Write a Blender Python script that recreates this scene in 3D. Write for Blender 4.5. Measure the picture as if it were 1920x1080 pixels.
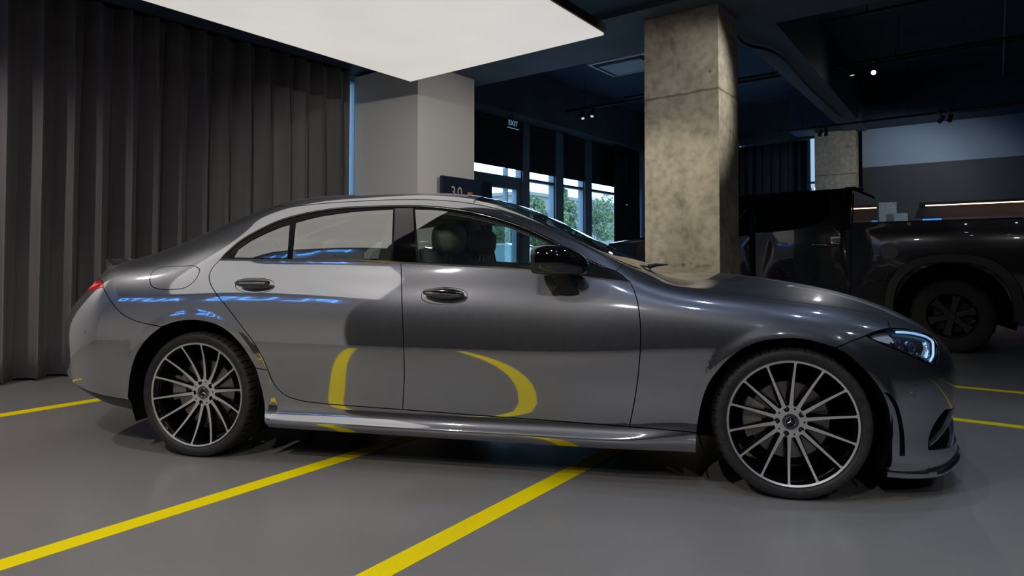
import bpy, bmesh, math, random
import numpy as np
from mathutils import Vector, Matrix
from mathutils.bvhtree import BVHTree
from mathutils.geometry import delaunay_2d_cdt

for _o in list(bpy.data.objects):
    bpy.data.objects.remove(_o)
SC = bpy.context.scene
COL = SC.collection
PI = math.pi
random.seed(7)

# ------------------------------------------------------------------ camera
F_PX, YAW, PITCH, PY = 1251.5, 0.21265, 0.02237, 460.5
CAM = Vector((-0.571, -4.001, 1.032))
cd = bpy.data.cameras.new('camera')
cam = bpy.data.objects.new('camera', cd)
COL.objects.link(cam)
cam.location = CAM
cam.rotation_euler = (PI/2 + PITCH, 0, YAW)
cd.sensor_width = 36
cd.lens = F_PX/1920*36
cd.shift_y = -(540-PY)/1920
cd.clip_end = 400
SC.camera = cam

# ------------------------------------------------------------------ world, view
SC.view_settings.view_transform = 'Standard'
SC.view_settings.look = 'None'
SC.view_settings.exposure = 0.0
SC.view_settings.gamma = 1
SC.view_settings.use_curve_mapping = False
SC.cycles.use_denoising = True
SC.cycles.max_bounces = 8
SC.cycles.diffuse_bounces = 3
SC.cycles.glossy_bounces = 5
SC.cycles.transparent_max_bounces = 14
SC.cycles.sample_clamp_indirect = 4.0
world = bpy.data.worlds.new('world')
SC.world = world
world.use_nodes = True
wn = world.node_tree.nodes
bg = wn['Background']
bg.inputs['Color'].default_value = (0.42, 0.70, 1.0, 1)
bg.inputs['Strength'].default_value = 6.5
ANG = 1.12396                      # building grid is turned against the car
EA = Vector((math.sin(ANG), -math.cos(ANG), 0))
EB = Vector((math.cos(ANG), math.sin(ANG), 0))
ROT = ANG - PI/2
PANEL_L = 0.66                     # luminous ceiling radiance
def W(a, b, z=0.0):
    return EA*a + EB*b + Vector((0, 0, z))

def spot_lamp(name, loc, target, energy, size=0.9, color=(1, .96, .9), rad=.02, blend=.6):
    l = bpy.data.lights.new(name, 'SPOT')
    l.energy = energy; l.spot_size = size; l.spot_blend = blend
    l.color = color; l.shadow_soft_size = rad
    o = bpy.data.objects.new(name, l); COL.objects.link(o)
    o.location = loc
    o.rotation_euler = (Vector(target)-Vector(loc)).to_track_quat('-Z', 'Y').to_euler()
    return o

# ------------------------------------------------------------------ materials
MATS = {}
def mat(name, col=(.5, .5, .5), rough=.5, metal=0, emit=None, estr=1, coat=0, spec=.5, sheen=0, cr=.03):
    if name in MATS: return MATS[name]
    m = bpy.data.materials.new(name); m.use_nodes = True
    b = m.node_tree.nodes['Principled BSDF']
    b.inputs['Base Color'].default_value = (*col, 1)
    b.inputs['Roughness'].default_value = rough
    b.inputs['Metallic'].default_value = metal
    b.inputs['Specular IOR Level'].default_value = spec
    b.inputs['Coat Weight'].default_value = coat
    b.inputs['Coat Roughness'].default_value = cr
    b.inputs['Sheen Weight'].default_value = sheen
    if emit:
        b.inputs['Emission Color'].default_value = (*emit, 1)
        b.inputs['Emission Strength'].default_value = estr
    MATS[name] = m
    return m
def nodes(m):
    nt = m.node_tree
    return nt, nt.nodes['Principled BSDF']
def noisy(m, c1, c2, scale=3, detail=6, rough=None, bump=0, dist=.02, p=(.35, .65), stretch=None, coords='Object'):
    """procedural mottling of base colour (and roughness / bump) by noise"""
    nt, b = nodes(m); N = nt.nodes; L = nt.links
    tc = N.new('ShaderNodeTexCoord'); mp = N.new('ShaderNodeMapping')
    L.new(tc.outputs[coords], mp.inputs[0])
    if stretch: mp.inputs['Scale'].default_value = stretch
    n = N.new('ShaderNodeTexNoise'); n.inputs['Scale'].default_value = scale; n.inputs['Detail'].default_value = detail
    L.new(mp.outputs[0], n.inputs[0])
    r = N.new('ShaderNodeValToRGB')
    r.color_ramp.elements[0].position = p[0]; r.color_ramp.elements[1].position = p[1]
    r.color_ramp.elements[0].color = (*c1, 1); r.color_ramp.elements[1].color = (*c2, 1)
    L.new(n.outputs[0], r.inputs[0]); L.new(r.outputs[0], b.inputs['Base Color'])
    if rough:
        mr = N.new('ShaderNodeMapRange')
        mr.inputs['To Min'].default_value = rough[0]; mr.inputs['To Max'].default_value = rough[1]
        L.new(n.outputs[0], mr.inputs[0]); L.new(mr.outputs[0], b.inputs['Roughness'])
    if bump:
        bn = N.new('ShaderNodeBump'); bn.inputs['Strength'].default_value = bump; bn.inputs['Distance'].default_value = dist
        L.new(n.outputs[0], bn.inputs['Height']); L.new(bn.outputs[0], b.inputs['Normal'])
    return m, mp, n
def glass(name, tint, f0=.06, rough=0.0):
    """clear pane: transparent with a Schlick reflection that is the same from both sides"""
    if name in MATS: return MATS[name]
    m = bpy.data.materials.new(name); m.use_nodes = True
    nt = m.node_tree; N = nt.nodes; L = nt.links
    for n in list(N): N.remove(n)
    out = N.new('ShaderNodeOutputMaterial'); mx = N.new('ShaderNodeMixShader')
    tr = N.new('ShaderNodeBsdfTransparent'); gl = N.new('ShaderNodeBsdfGlossy'); ge = N.new('ShaderNodeNewGeometry')
    tr.inputs[0].default_value = (*tint, 1); gl.inputs['Roughness'].default_value = rough
    gl.inputs['Color'].default_value = (1, 1, 1, 1)
    def M(op, a, b=None):
        n = N.new('ShaderNodeMath'); n.operation = op
        for k, x in enumerate((a, b)):
            if x is None: continue
            if isinstance(x, (int, float)): n.inputs[k].default_value = x
            else: L.new(x, n.inputs[k])
        return n.outputs[0]
    d = N.new('ShaderNodeVectorMath'); d.operation = 'DOT_PRODUCT'
    L.new(ge.outputs['Incoming'], d.inputs[0]); L.new(ge.outputs['Normal'], d.inputs[1])
    c = M('SUBTRACT', 1.0, M('ABSOLUTE', d.outputs['Value']))
    f = M('ADD', M('MULTIPLY', M('POWER', c, 5.0), 1-f0), f0)
    L.new(f, mx.inputs[0]); L.new(tr.outputs[0], mx.inputs[1]); L.new(gl.outputs[0], mx.inputs[2])
    L.new(mx.outputs[0], out.inputs[0])
    MATS[name] = m
    return m

PAINT = mat('selenite_paint', (.47, .485, .54), .38, 1.0)
def _flake():
    """metallic flake coat: a broad lobe from the flakes under a sharp clear-coated one"""
    nt, b = nodes(PAINT); N = nt.nodes; L = nt.links
    tc = N.new('ShaderNodeTexCoord'); n = N.new('ShaderNodeTexNoise')
    n.inputs['Scale'].default_value = 900; n.inputs['Detail'].default_value = 1
    L.new(tc.outputs['Object'], n.inputs[0])
    mr = N.new('ShaderNodeMapRange'); mr.inputs['To Min'].default_value = .34; mr.inputs['To Max'].default_value = .48
    L.new(n.outputs[0], mr.inputs[0]); L.new(mr.outputs[0], b.inputs['Roughness'])
    p = N.new('ShaderNodeBsdfPrincipled'); p.inputs['Base Color'].default_value = (.50, .51, .535, 1); p.inputs['Metallic'].default_value = 1
    p.inputs['Roughness'].default_value = .045
    mx = N.new('ShaderNodeMixShader'); mx.inputs[0].default_value = .79
    out = [x for x in N if x.type == 'OUTPUT_MATERIAL'][0]
    L.new(b.outputs[0], mx.inputs[1]); L.new(p.outputs[0], mx.inputs[2]); L.new(mx.outputs[0], out.inputs[0])
_flake()
GLOSS = mat('gloss_black', (.004, .004, .005), .05, 0, coat=1, cr=.01)
TRIM = mat('satin_black', (.012, .012, .014), .35)
PLAST = mat('black_plastic', (.008, .008, .009), .6)
VOID = mat('underbody_black', (.003, .003, .003), .9, spec=.1)
CHROME = mat('chrome', (.75, .76, .78), .08, 1)
DCHROME = mat('dark_chrome', (.3, .3, .32), .15, 1)
MACH = mat('machined_alloy', (.80, .79, .78), .36, .7)
RUBBER = mat('tyre_rubber', (.022, .022, .023), .62)
noisy(RUBBER, (.016, .016, .017), (.030, .030, .031), 40, 4)
DISC = mat('brake_steel', (.30, .28, .26), .38, 1)
CALI = mat('caliper_grey', (.30, .28, .26), .4, .6)
LTHR = mat('beige_leather', (.55, .50, .38), .5)
noisy(LTHR, (.70, .66, .50), (.80, .76, .60), 30, 3, bump=.1, dist=.002)
DLTH = mat('grey_leather', (.14, .135, .12), .5)
noisy(DLTH, (.26, .25, .22), (.33, .32, .28), 30, 3, bump=.1, dist=.002)
HEADL = mat('headliner_fabric', (.70, .68, .60), .9)
SEAL = mat('window_seal', (.003, .003, .004), .4, spec=.08)
INDARK = mat('cabin_dark_trim', (.02, .02, .022), .6)
AUTOGL = glass('cabin_glass', (.84, .94, .90), .33)
LENS = glass('lamp_lens', (.92, .95, 1.0), .05)
REDL = mat('tail_lamp_red', (.45, .01, .015), .08, 0, emit=(1, .02, .03), estr=.12, coat=1)

# ------------------------------------------------------------------ mesh helpers
def link(name, me, mats=(), parent=None, loc=None, rotz=None):
    o = bpy.data.objects.new(name, me); COL.objects.link(o)
    if me is not None:
        for m in (mats if isinstance(mats, (list, tuple)) else [mats]): me.materials.append(m)
    if parent is not None: o.parent = parent
    if loc is not None: o.location = loc
    if rotz is not None: o.rotation_euler = (0, 0, rotz)
    return o
def tag(o, label=None, cat=None, group=None, kind=None):
    if label: o['label'] = label
    if cat: o['category'] = cat
    if group: o['group'] = group
    if kind: o['kind'] = kind
    return o
def thing(name, label, cat, loc=(0, 0, 0), rotz=0, group=None):
    o = bpy.data.objects.new(name, None); COL.objects.link(o)
    o.empty_display_size = .1
    o.location = loc; o.rotation_euler = (0, 0, rotz)
    return tag(o, label, cat, group)
def done(bm, name, mats, parent=None, smooth=None, loc=None, rotz=None, bevel=0, seg=2):
    if bevel:
        es = [e for e in bm.edges if len(e.link_faces) == 2 and e.calc_face_angle(0) > .7]
        bmesh.ops.bevel(bm, geom=es, offset=bevel, segments=seg, profile=.7, affect='EDGES', clamp_overlap=True)
    me = bpy.data.meshes.new(name)
    bmesh.ops.recalc_face_normals(bm, faces=bm.faces)
    bm.to_mesh(me); bm.free()
    if smooth is not None:
        me.polygons.foreach_set('use_smooth', [True]*len(me.polygons))
        me.set_sharp_from_angle(angle=smooth)
    return link(name, me, mats, parent, loc, rotz)
def box(bm, x0, x1, y0, y1, z0, z1, mi=0):
    vs = [bm.verts.new((x, y, z)) for x in (x0, x1) for y in (y0, y1) for z in (z0, z1)]
    fs = []
    for q in ((0, 1, 3, 2), (4, 6, 7, 5), (0, 4, 5, 1), (2, 3, 7, 6), (0, 2, 6, 4), (1, 5, 7, 3)):
        f = bm.faces.new([vs[i] for i in q]); f.material_index = mi; fs.append(f)
    return vs
def prism(bm, pts, axis, a0, a1, mi=0):
    """extrude a 2D outline (list of pairs) along axis from a0 to a1"""
    def mk(p, a):
        if axis == 'x': return (a, p[0], p[1])
        if axis == 'y': return (p[0], a, p[1])
        return (p[0], p[1], a)
    A = [bm.verts.new(mk(p, a0)) for p in pts]; B = [bm.verts.new(mk(p, a1)) for p in pts]
    n = len(pts)
    bm.faces.new(A).material_index = mi; bm.faces.new(B[::-1]).material_index = mi
    for i in range(n):
        bm.faces.new((A[i], A[(i+1) % n], B[(i+1) % n], B[i])).material_index = mi
    return A, B
def tube(bm, pts, r, seg=8, caps=True, mi=0, closed=False):
    pts = [Vector(p) for p in pts]; n = len(pts); rings = []
    rr = r if isinstance(r, (list, tuple)) else [r]*n
    up = None
    for i, p in enumerate(pts):
        if closed: d = pts[(i+1) % n]-pts[i-1]
        else: d = pts[min(i+1, n-1)]-pts[max(i-1, 0)]
        d.normalize()
        if up is None:
            up = Vector((0, 0, 1)) if abs(d.z) < .9 else Vector((1, 0, 0))
        s = d.cross(up)
        if s.length < 1e-5: s = d.cross(Vector((1, 0, 0)))
        s.normalize(); up = s.cross(d).normalized()
        rings.append([bm.verts.new(p+(s*math.cos(2*PI*k/seg)+up*math.sin(2*PI*k/seg))*rr[i]) for k in range(seg)])
    for i in range(n if closed else n-1):
        a, b = rings[i], rings[(i+1) % n]
        for k in range(seg):
            bm.faces.new((a[k], a[(k+1) % seg], b[(k+1) % seg], b[k])).material_index = mi
    if caps and not closed:
        bm.faces.new(rings[0]).material_index = mi; bm.faces.new(rings[-1][::-1]).material_index = mi
def lathe(bm, prof, seg=48, axis='y', c=(0, 0, 0), mi=0, close=False, fn=None):
    """prof: list of (r, a); a along axis"""
    rings = []
    for j, (r, a) in enumerate(prof):
        ring = []
        for k in range(seg):
            th = 2*PI*k/seg
            q = r if fn is None else fn(r, a, k, j)
            u, v = q*math.cos(th), q*math.sin(th)
            p = {'y': (u, a, v), 'z': (u, v, a), 'x': (a, u, v)}[axis]
            ring.append(bm.verts.new((p[0]+c[0], p[1]+c[1], p[2]+c[2])))
        rings.append(ring)
    m = len(rings)
    for j in range(m if close else m-1):
        A, B = rings[j], rings[(j+1) % m]
        for k in range(seg):
            bm.faces.new((A[k], A[(k+1) % seg], B[(k+1) % seg], B[k])).material_index = mi if isinstance(mi, int) else mi[j]
    return rings
def cyl(bm, p0, p1, r, seg=16, mi=0): tube(bm, [p0, p1], r, seg, True, mi)
def ico(bm, c, sx, sy, sz, sub=3, mi=0, power=None):
    r = bmesh.ops.create_icosphere(bm, subdivisions=sub, radius=1)
    for v in r['verts']:
        p = v.co
        if power:
            p = Vector([math.copysign(abs(x)**power, x) for x in p])
        v.co = Vector((c[0]+p.x*sx, c[1]+p.y*sy, c[2]+p.z*sz))
    for v in r['verts']:
        for f in v.link_faces: f.material_index = mi
    return r['verts']
def catmull(P, closed=False, n=6):
    P = [np.array(p, float) for p in P]; out = []
    N = len(P)
    if N < 3: return [tuple(p) for p in P]
    def g(i):
        if closed: return P[i % N]
        if i < 0: return 2*P[0]-P[1]
        if i >= N: return 2*P[-1]-P[-2]
        return P[i]
    for i in range(N if closed else N-1):
        a, b, c, d = g(i-1), g(i), g(i+1), g(i+2)
        # centripetal-like tangents
        lb = max(np.linalg.norm(c-b), 1e-9); la = max(np.linalg.norm(b-a), 1e-9); lc = max(np.linalg.norm(d-c), 1e-9)
        m1 = lb*((b-a)/la*lb+(c-b)/lb*la)/(la+lb); m2 = lb*((c-b)/lb*lc+(d-c)/lc*lb)/(lb+lc)
        k = n if isinstance(n, int) else max(1, int(round(lb/n)))
        for j in range(k):
            u = j/k
            out.append(tuple((2*u**3-3*u**2+1)*b+(u**3-2*u**2+u)*m1+(-2*u**3+3*u**2)*c+(u**3-u**2)*m2))
    if not closed: out.append(tuple(P[-1]))
    return out
def in_poly(pts, poly):
    pts = np.asarray(pts, float); poly = np.asarray(poly, float)
    x, y = pts[:, 0], pts[:, 1]; res = np.zeros(len(pts), bool)
    x0, y0 = poly[:, 0], poly[:, 1]; x1, y1 = np.roll(x0, -1), np.roll(y0, -1)
    for a, b, c, d in zip(x0, y0, x1, y1):
        if b == d: continue
        m = ((b > y) != (d > y)) & (x < (c-a)*(y-b)/(d-b)+a)
        res ^= m
    return res
def dist_poly(pts, poly):
    pts = np.asarray(pts, float); A = np.asarray(poly, float); B = np.roll(A, -1, 0)
    best = np.full(len(pts), 1e9)
    for a, b in zip(A, B):
        ab = b-a; l2 = ab@ab
        if l2 < 1e-16: continue
        t = np.clip(((pts-a)@ab)/l2, 0, 1)
        best = np.minimum(best, np.linalg.norm(pts-a-t[:, None]*ab, axis=1))
    return best
def fill2d(outer, holes=(), step=(.02, .02)):
    """triangulate a polygon with holes, interior points on a grid; returns verts (n,2), tris"""
    loops = [list(outer)]+[list(h) for h in holes]
    verts = []; edges = []
    for lp in loops:
        b = len(verts); n = len(lp)
        verts += [Vector(p) for p in lp]; edges += [(b+i, b+(i+1) % n) for i in range(n)]
    O = np.array([tuple(p) for p in outer])
    if step:
        xs = np.arange(O[:, 0].min()+step[0]/2, O[:, 0].max(), step[0]); ys = np.arange(O[:, 1].min()+step[1]/2, O[:, 1].max(), step[1])
        if len(xs) and len(ys):
            G = np.array([(x, y) for x in xs for y in ys])
            m = in_poly(G, O)
            for h in holes: m &= ~in_poly(G, h)
            G = G[m]
            if len(G):
                sc = np.array([1, step[0]/step[1]])
                d = dist_poly(G*sc, O*sc)
                for h in holes: d = np.minimum(d, dist_poly(G*sc, np.array(h)*sc))
                G = G[d > .55*step[0]]
                verts += [Vector(p) for p in G]
    v, e, f, *_ = delaunay_2d_cdt(verts, edges, [], 0, 1e-7)
    V = np.array([tuple(p) for p in v]); T = np.array([tuple(t) for t in f if len(t) == 3])
    c = V[T].mean(1); m = in_poly(c, O)
    for h in holes: m &= ~in_poly(c, h)
    T = T[m]
    a = V[T]; cr = (a[:, 1, 0]-a[:, 0, 0])*(a[:, 2, 1]-a[:, 0, 1])-(a[:, 1, 1]-a[:, 0, 1])*(a[:, 2, 0]-a[:, 0, 0])
    return V, T[np.abs(cr) > 1e-12]
def plate(bm, outer, holes, fn0, fn1, mi=0, mi_side=None, step=None):
    """solid plate: fn0/fn1 map the 2D point to front/back 3D"""
    V, T = fill2d(outer, holes, step)
    A = [bm.verts.new(fn0(*p)) for p in V]; B = [bm.verts.new(fn1(*p)) for p in V]
    cnt = {}
    for t in T:
        bm.faces.new([A[i] for i in t]).material_index = mi
        bm.faces.new([B[i] for i in t[::-1]]).material_index = mi if mi_side is None else mi_side
        for i in range(3):
            k = (t[i], t[(i+1) % 3]); cnt[k] = 1
    for (i, j) in cnt:
        if (j, i) not in cnt:
            bm.faces.new((A[j], A[i], B[i], B[j])).material_index = mi if mi_side is None else mi_side
def circle(c, r, n=24, ph=0): return [(c[0]+r*math.cos(ph+2*PI*k/n), c[1]+r*math.sin(ph+2*PI*k/n)) for k in range(n)]
def text_mesh(name, s, size, extrude=.001, spacing=1.0):
    cu = bpy.data.curves.new(name, 'FONT'); cu.body = s; cu.size = size; cu.extrude = extrude
    cu.align_x = 'CENTER'; cu.align_y = 'CENTER'; cu.space_character = spacing
    o = bpy.data.objects.new(name, cu); COL.objects.link(o)
    bpy.context.view_layer.update()
    me = bpy.data.meshes.new_from_object(o.evaluated_get(bpy.context.evaluated_depsgraph_get()))
    bpy.data.objects.remove(o); me.name = name
    return me

# photograph ray (1920 x 1080 frame) used to place traced outlines on modelled surfaces
def ray(u, v):
    a = (u-960)/F_PX; b = (PY-v)/F_PX
    s, c = math.sin(YAW), math.cos(YAW); sp, cp = math.sin(PITCH), math.cos(PITCH)
    dep = cp-b*sp; up = sp+b*cp
    return Vector((a*c-dep*s, a*s+dep*c, up))
def at_y(u, v, y): r = ray(u, v); return CAM+r*((y-CAM.y)/r.y)
def at_z(u, v, z): r = ray(u, v); return CAM+r*((z-CAM.z)/r.z)
def at_a(u, v, a): r = ray(u, v); return CAM+r*((a-CAM.dot(EA))/r.dot(EA))
def at_b(u, v, b): r = ray(u, v); return CAM+r*((b-CAM.dot(EB))/r.dot(EB))
def ab(p): return (p.dot(EA), p.dot(EB), p.z)
# ================================================================== THE BUILDING (grid coordinates a, b; turned by ROT)
BLK = mat('black_ceiling_daylight_tint', (.010, .012, .016), .7)
noisy(BLK, (.024, .045, .080), (.036, .065, .115), 2.5, 5, bump=.2, dist=.01)  # blue daylight glow is put into the black ceiling's colour
BEAM = mat('dark_beam_paint', (.08, .095, .12), .6)
noisy(BEAM, (.07, .083, .108), (.09, .107, .135), 1.5, 5)
FLOOR = mat('grey_epoxy_floor', (.34, .33, .33), .22, spec=.45)
_, _mp, _n = noisy(FLOOR, (.215, .205, .20), (.275, .262, .255), .55, 7, rough=(.19, .32), p=(.3, .7))
YEL = mat('yellow_floor_tape', (.98, .77, .0), .55, spec=.12)
noisy(YEL, (.95, .74, .0), (1.0, .80, .0), 1.5, 5)
WHITEW = mat('light_grey_wall', (.80, .79, .78), .8)
LILAC = mat('cool_grey_wall', (.26, .36, .52), .8)
NAVYW = mat('slate_lower_wall', (.05, .062, .08), .75)
FRAME = mat('window_frame_grey', (.12, .16, .20), .5)
CURT = mat('charcoal_curtain', (.10, .095, .105), .75, sheen=.3)
noisy(CURT, (.105, .098, .110), (.145, .136, .152), 6, 6, stretch=(1, 1, .06), bump=.15, dist=.01)
BCURT = mat('black_curtain', (.010, .011, .016), .85)
CONC = mat('raw_concrete', (.25, .23, .18), .8)
def _conc():
    nt, b = nodes(CONC); N = nt.nodes; L = nt.links
    tc = N.new('ShaderNodeTexCoord')
    def nz(sc, det, dis=0):
        n = N.new('ShaderNodeTexNoise'); n.inputs['Scale'].default_value = sc; n.inputs['Detail'].default_value = det; n.inputs['Distortion'].default_value = dis
        L.new(tc.outputs['Object'], n.inputs[0]); return n
    def ramp(src, p0, c0, p1, c1):
        r = N.new('ShaderNodeValToRGB'); e = r.color_ramp.elements
        e[0].position, e[1].position = p0, p1; e[0].color = (*c0, 1); e[1].color = (*c1, 1)
        L.new(src, r.inputs[0]); return r.outputs[0]
    def mul(a, c, f=1):
        m = N.new('ShaderNodeMix'); m.data_type = 'RGBA'; m.blend_type = 'MULTIPLY'; m.inputs[0].default_value = f
        L.new(a, m.inputs[6]); L.new(c, m.inputs[7]); return m.outputs[2]
    base = ramp(nz(1.7, 8, .4).outputs[0], .32, (.34, .315, .25), .68, (.50, .465, .385))
    fine = ramp(nz(14, 8).outputs[0], .3, (.72, .72, .72), .62, (1.1, 1.1, 1.1))
    v = N.new('ShaderNodeTexVoronoi'); v.inputs['Scale'].default_value = 3.2; L.new(tc.outputs['Object'], v.inputs[0])
    holes = ramp(v.outputs['Distance'], .055, (.45, .44, .42), .085, (1, 1, 1))
    big = ramp(nz(3.4, 3, 1.2).outputs[0], .28, (.62, .6, .58), .42, (1, 1, 1))
    def M(op, a, b):
        n = N.new('ShaderNodeMath'); n.operation = op
        for k, x in enumerate((a, b)):
            if isinstance(x, (int, float)): n.inputs[k].default_value = x
            else: L.new(x, n.inputs[k])
        return n.outputs[0]
    sx = N.new('ShaderNodeSeparateXYZ'); L.new(tc.outputs['Object'], sx.inputs[0])
    wob = M('MULTIPLY', M('SUBTRACT', nz(5, 4).outputs[0], .5), .05)
    dz = M('ABSOLUTE', M('SUBTRACT', M('ADD', sx.outputs[2], wob), 2.615), 0)
    joint = ramp(dz, .004, (.45, .44, .42), .016, (1, 1, 1))
    c = mul(mul(mul(mul(base, fine), holes), big), joint)
    L.new(c, b.inputs['Base Color'])
    bn = N.new('ShaderNodeBump'); bn.inputs['Strength'].default_value = .5; bn.inputs['Distance'].default_value = .01
    L.new(c, bn.inputs['Height']); L.new(bn.outputs[0], b.inputs['Normal'])
_conc()
LUM = mat('luminous_stretch_ceiling', (.8, .79, .76), .5)
def _lum():
    nt, b = nodes(LUM); N = nt.nodes; L = nt.links
    tc = N.new('ShaderNodeTexCoord'); n = N.new('ShaderNodeTexNoise'); n.inputs['Scale'].default_value = .9; n.inputs['Detail'].default_value = 2
    L.new(tc.outputs['Object'], n.inputs[0])
    r = N.new('ShaderNodeValToRGB'); r.color_ramp.elements[0].position = .3; r.color_ramp.elements[1].position = .7
    r.color_ramp.elements[0].color = (.90, .86, .80, 1); r.color_ramp.elements[1].color = (1, .965, .91, 1)
    L.new(n.outputs[0], r.inputs[0]); L.new(r.outputs[0], b.inputs['Emission Color'])
    b.inputs['Base Color'].default_value = (.1, .1, .1, 1)
    b.inputs['Emission Strength'].default_value = PANEL_L
_lum()
WINGL = glass('facade_glass', (.85, .95, 1.0), .08)

def S(name, bm, mats, smooth=None, **k):
    o = done(bm, name, mats, rotz=ROT, smooth=smooth, **k); o['kind'] = 'structure'; return o
def qb(bm, pts, z0, z1, mi=0): prism(bm, pts, 'z', z0, z1, mi)
def bx(name, a0, a1, b0, b1, z0, z1, m, mi=0):
    bm = bmesh.new(); box(bm, a0, a1, b0, b1, z0, z1); return S(name, bm, m)

bx('floor', -6.1, 8, -9, 10.2, -.15, 0, FLOOR)
CZ = 4.2
bx('ceiling', -6.1, 8, 2.9, 10.2, CZ, CZ+.2, BLK)
bx('ceiling_low', -6.1, 8, -9, 1.85, 3.45, 3.6, BLK)
bx('trim_1', -6.1, 8, 1.85, 2.985, 3.40, CZ, BEAM)                     # downstand beam across the hall
bm = bmesh.new(); qb(bm, [(-1.19, 2.98), (-.755, 2.98), (-1.10, 9.7), (-1.44, 9.7)], 3.40, CZ); S('trim_2', bm, BEAM)
bx('trim_3', -6.0, -5.35, 2.98, 10.2, 3.42, CZ, BEAM)                  # bulkhead over the glazing
bx('trim_4', -2.3, 8, 9.1, 9.7, 3.42, CZ, BLK)
bx('wall_right', 7.9, 8.1, -9, 10.2, 0, CZ, NAVYW)
bm = bmesh.new(); box(bm, -6.1, -1.5, -6.4, -6.2, 0, 3.45, 0); box(bm, -1.5, 8, -6.6, -6.4, 0, 3.45, 1); S('wall_front', bm, [WHITEW, NAVYW])
# far wall: pale band above, slate below
bm = bmesh.new()
box(bm, -1.18, 8, 9.70, 9.9, 2.73, 3.45, 0); box(bm, -1.9, -1.18, 9.88, 9.9, 0, 3.45, 1); box(bm, -1.18, 8, 9.70, 9.9, 0, 2.73, 1)
box(bm, -6.1, -3.5, 9.45, 9.9, 0, 3.45, 2); box(bm, -3.5, -2.13, 10.0, 10.2, 0, CZ, 1); box(bm, -6.1, 8, 9.9, 10.2, 3.40, CZ, 1)
S('wall_back', bm, [LILAC, NAVYW, LILAC])
bm = bmesh.new(); box(bm, -2.13, -1.9, 9.95, 9.99, 2.45, 3.40, 0); box(bm, -2.13, -1.9, 9.90, 9.99, 2.52, 2.56, 1); S('window_5', bm, [mat('lit_slit', (.2, .2, .2), .5, emit=(.45, .70, 1), estr=.75), FRAME])
def column(name, pts, z1, m, label, par=None):
    bm = bmesh.new(); qb(bm, pts, 0, z1)
    return S(name, bm, m, bevel=.008, seg=1)
c1 = column('wall_column', [(-1.765, 2.12), (-1.02, 2.12), (-1.03, 2.66), (-1.765, 2.66)], 3.40, CONC, '')
c2 = column('wall_column', [(-1.95, 9.5), (-1.26, 9.5), (-1.26, 9.85), (-1.95, 9.85)], 3.42, CONC, '')
c3 = column('wall_column', [(-5.66, 1.69), (-4.50, 1.69), (-4.50, 2.71), (-5.66, 2.71)], 3.40, WHITEW, '')
tag(c1, 'tall raw concrete column with stains and form holes behind the coupe bonnet', 'column'); tag(c2, 'far concrete column beside the slit window and pale wall band', 'column')
tag(c3, 'light grey painted square column beside the charcoal curtain', 'column')
# facade
bm = bmesh.new()
FA = -5.75
box(bm, FA-.12, FA, 1.78, 4.0, 0, 3.45); box(bm, FA-.12, FA, -9, 1.60, 0, 3.45); box(bm, FA-.12, FA, 9.0, 10.2, 0, 3.45); box(bm, FA, FA+.02, -6.2, -3.2, 0, 3.45, 1)
S('wall_left', bm, [BLK, WHITEW])
def window(name, b0, b1, bars=(), vbars=(), zt=3.42):
    bm = bmesh.new(); f = .03
    box(bm, FA-.10, FA+.02, b0-f, b0, 0, zt); box(bm, FA-.10, FA+.02, b1, b1+f, 0, zt); box(bm, FA-.10, FA+.02, b0, b1, 0, .10); box(bm, FA-.10, FA+.02, b0, b1, zt-.06, zt)
    for z0, z1 in bars: box(bm, FA-.09, FA+.01, b0, b1, z0, z1)
    for q0, q1, z0, z1 in vbars: box(bm, FA-.09, FA+.01, q0, q1, z0, z1)
    o = S(name, bm, FRAME)
    bm = bmesh.new(); bm.faces.new([bm.verts.new((FA-.05, y, z)) for y, z in ((b0, .1), (b1, .1), (b1, zt-.06), (b0, zt-.06))]); done(bm, 'window_pane', WINGL, o)
    return o
window('window_1', 5.60, 6.36, [(2.425, 2.475)]); window('window_2', 6.68, 7.39, [(2.425, 2.475)]); window('window_3', 7.71, 8.9, [(2.425, 2.475)])
window('window_4', 1.64, 1.74)
w0 = window('door_1', 4.02, 5.35, [(2.25, 2.46)], [(4.02, 4.56, 0, 2.3), (5.24, 5.35, 0, 2.3), (4.985, 5.005, 1.9, 2.6)])
bm = bmesh.new()
for q0, q1 in ((5.38, 5.57), (6.39, 6.65), (7.42, 7.68)): box(bm, FA-.12, FA+.05, q0, q1, 0, 3.45)
S('trim_5', bm, FRAME)
BLIND = mat('black_roller_blind', (.006, .008, .012), .8)
for i, (b0, b1, z0) in enumerate(((3.98, 5.375, 2.60), (5.575, 6.385, 2.60), (6.655, 7.415, 2.60), (7.685, 8.95, 2.60))):
    bm = bmesh.new(); box(bm, FA+.035, FA+.04, b0, b1, z0, 3.40); box(bm, FA+.03, FA+.045, b0, b1, z0-.015, z0+.008)
    cyl(bm, (FA+.045, b0, 3.38), (FA+.045, b1, 3.38), .025, 10)
    tag(done(bm, 'roller_blind', BLIND, rotz=ROT), ['black roller blind over the glazed door, nearest the pale column', 'black roller blind second from the pale column', 'black roller blind third from the pale column', 'black roller blind beside the far black curtain'][i], 'blind', 'roller blinds on the glazing')

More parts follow.
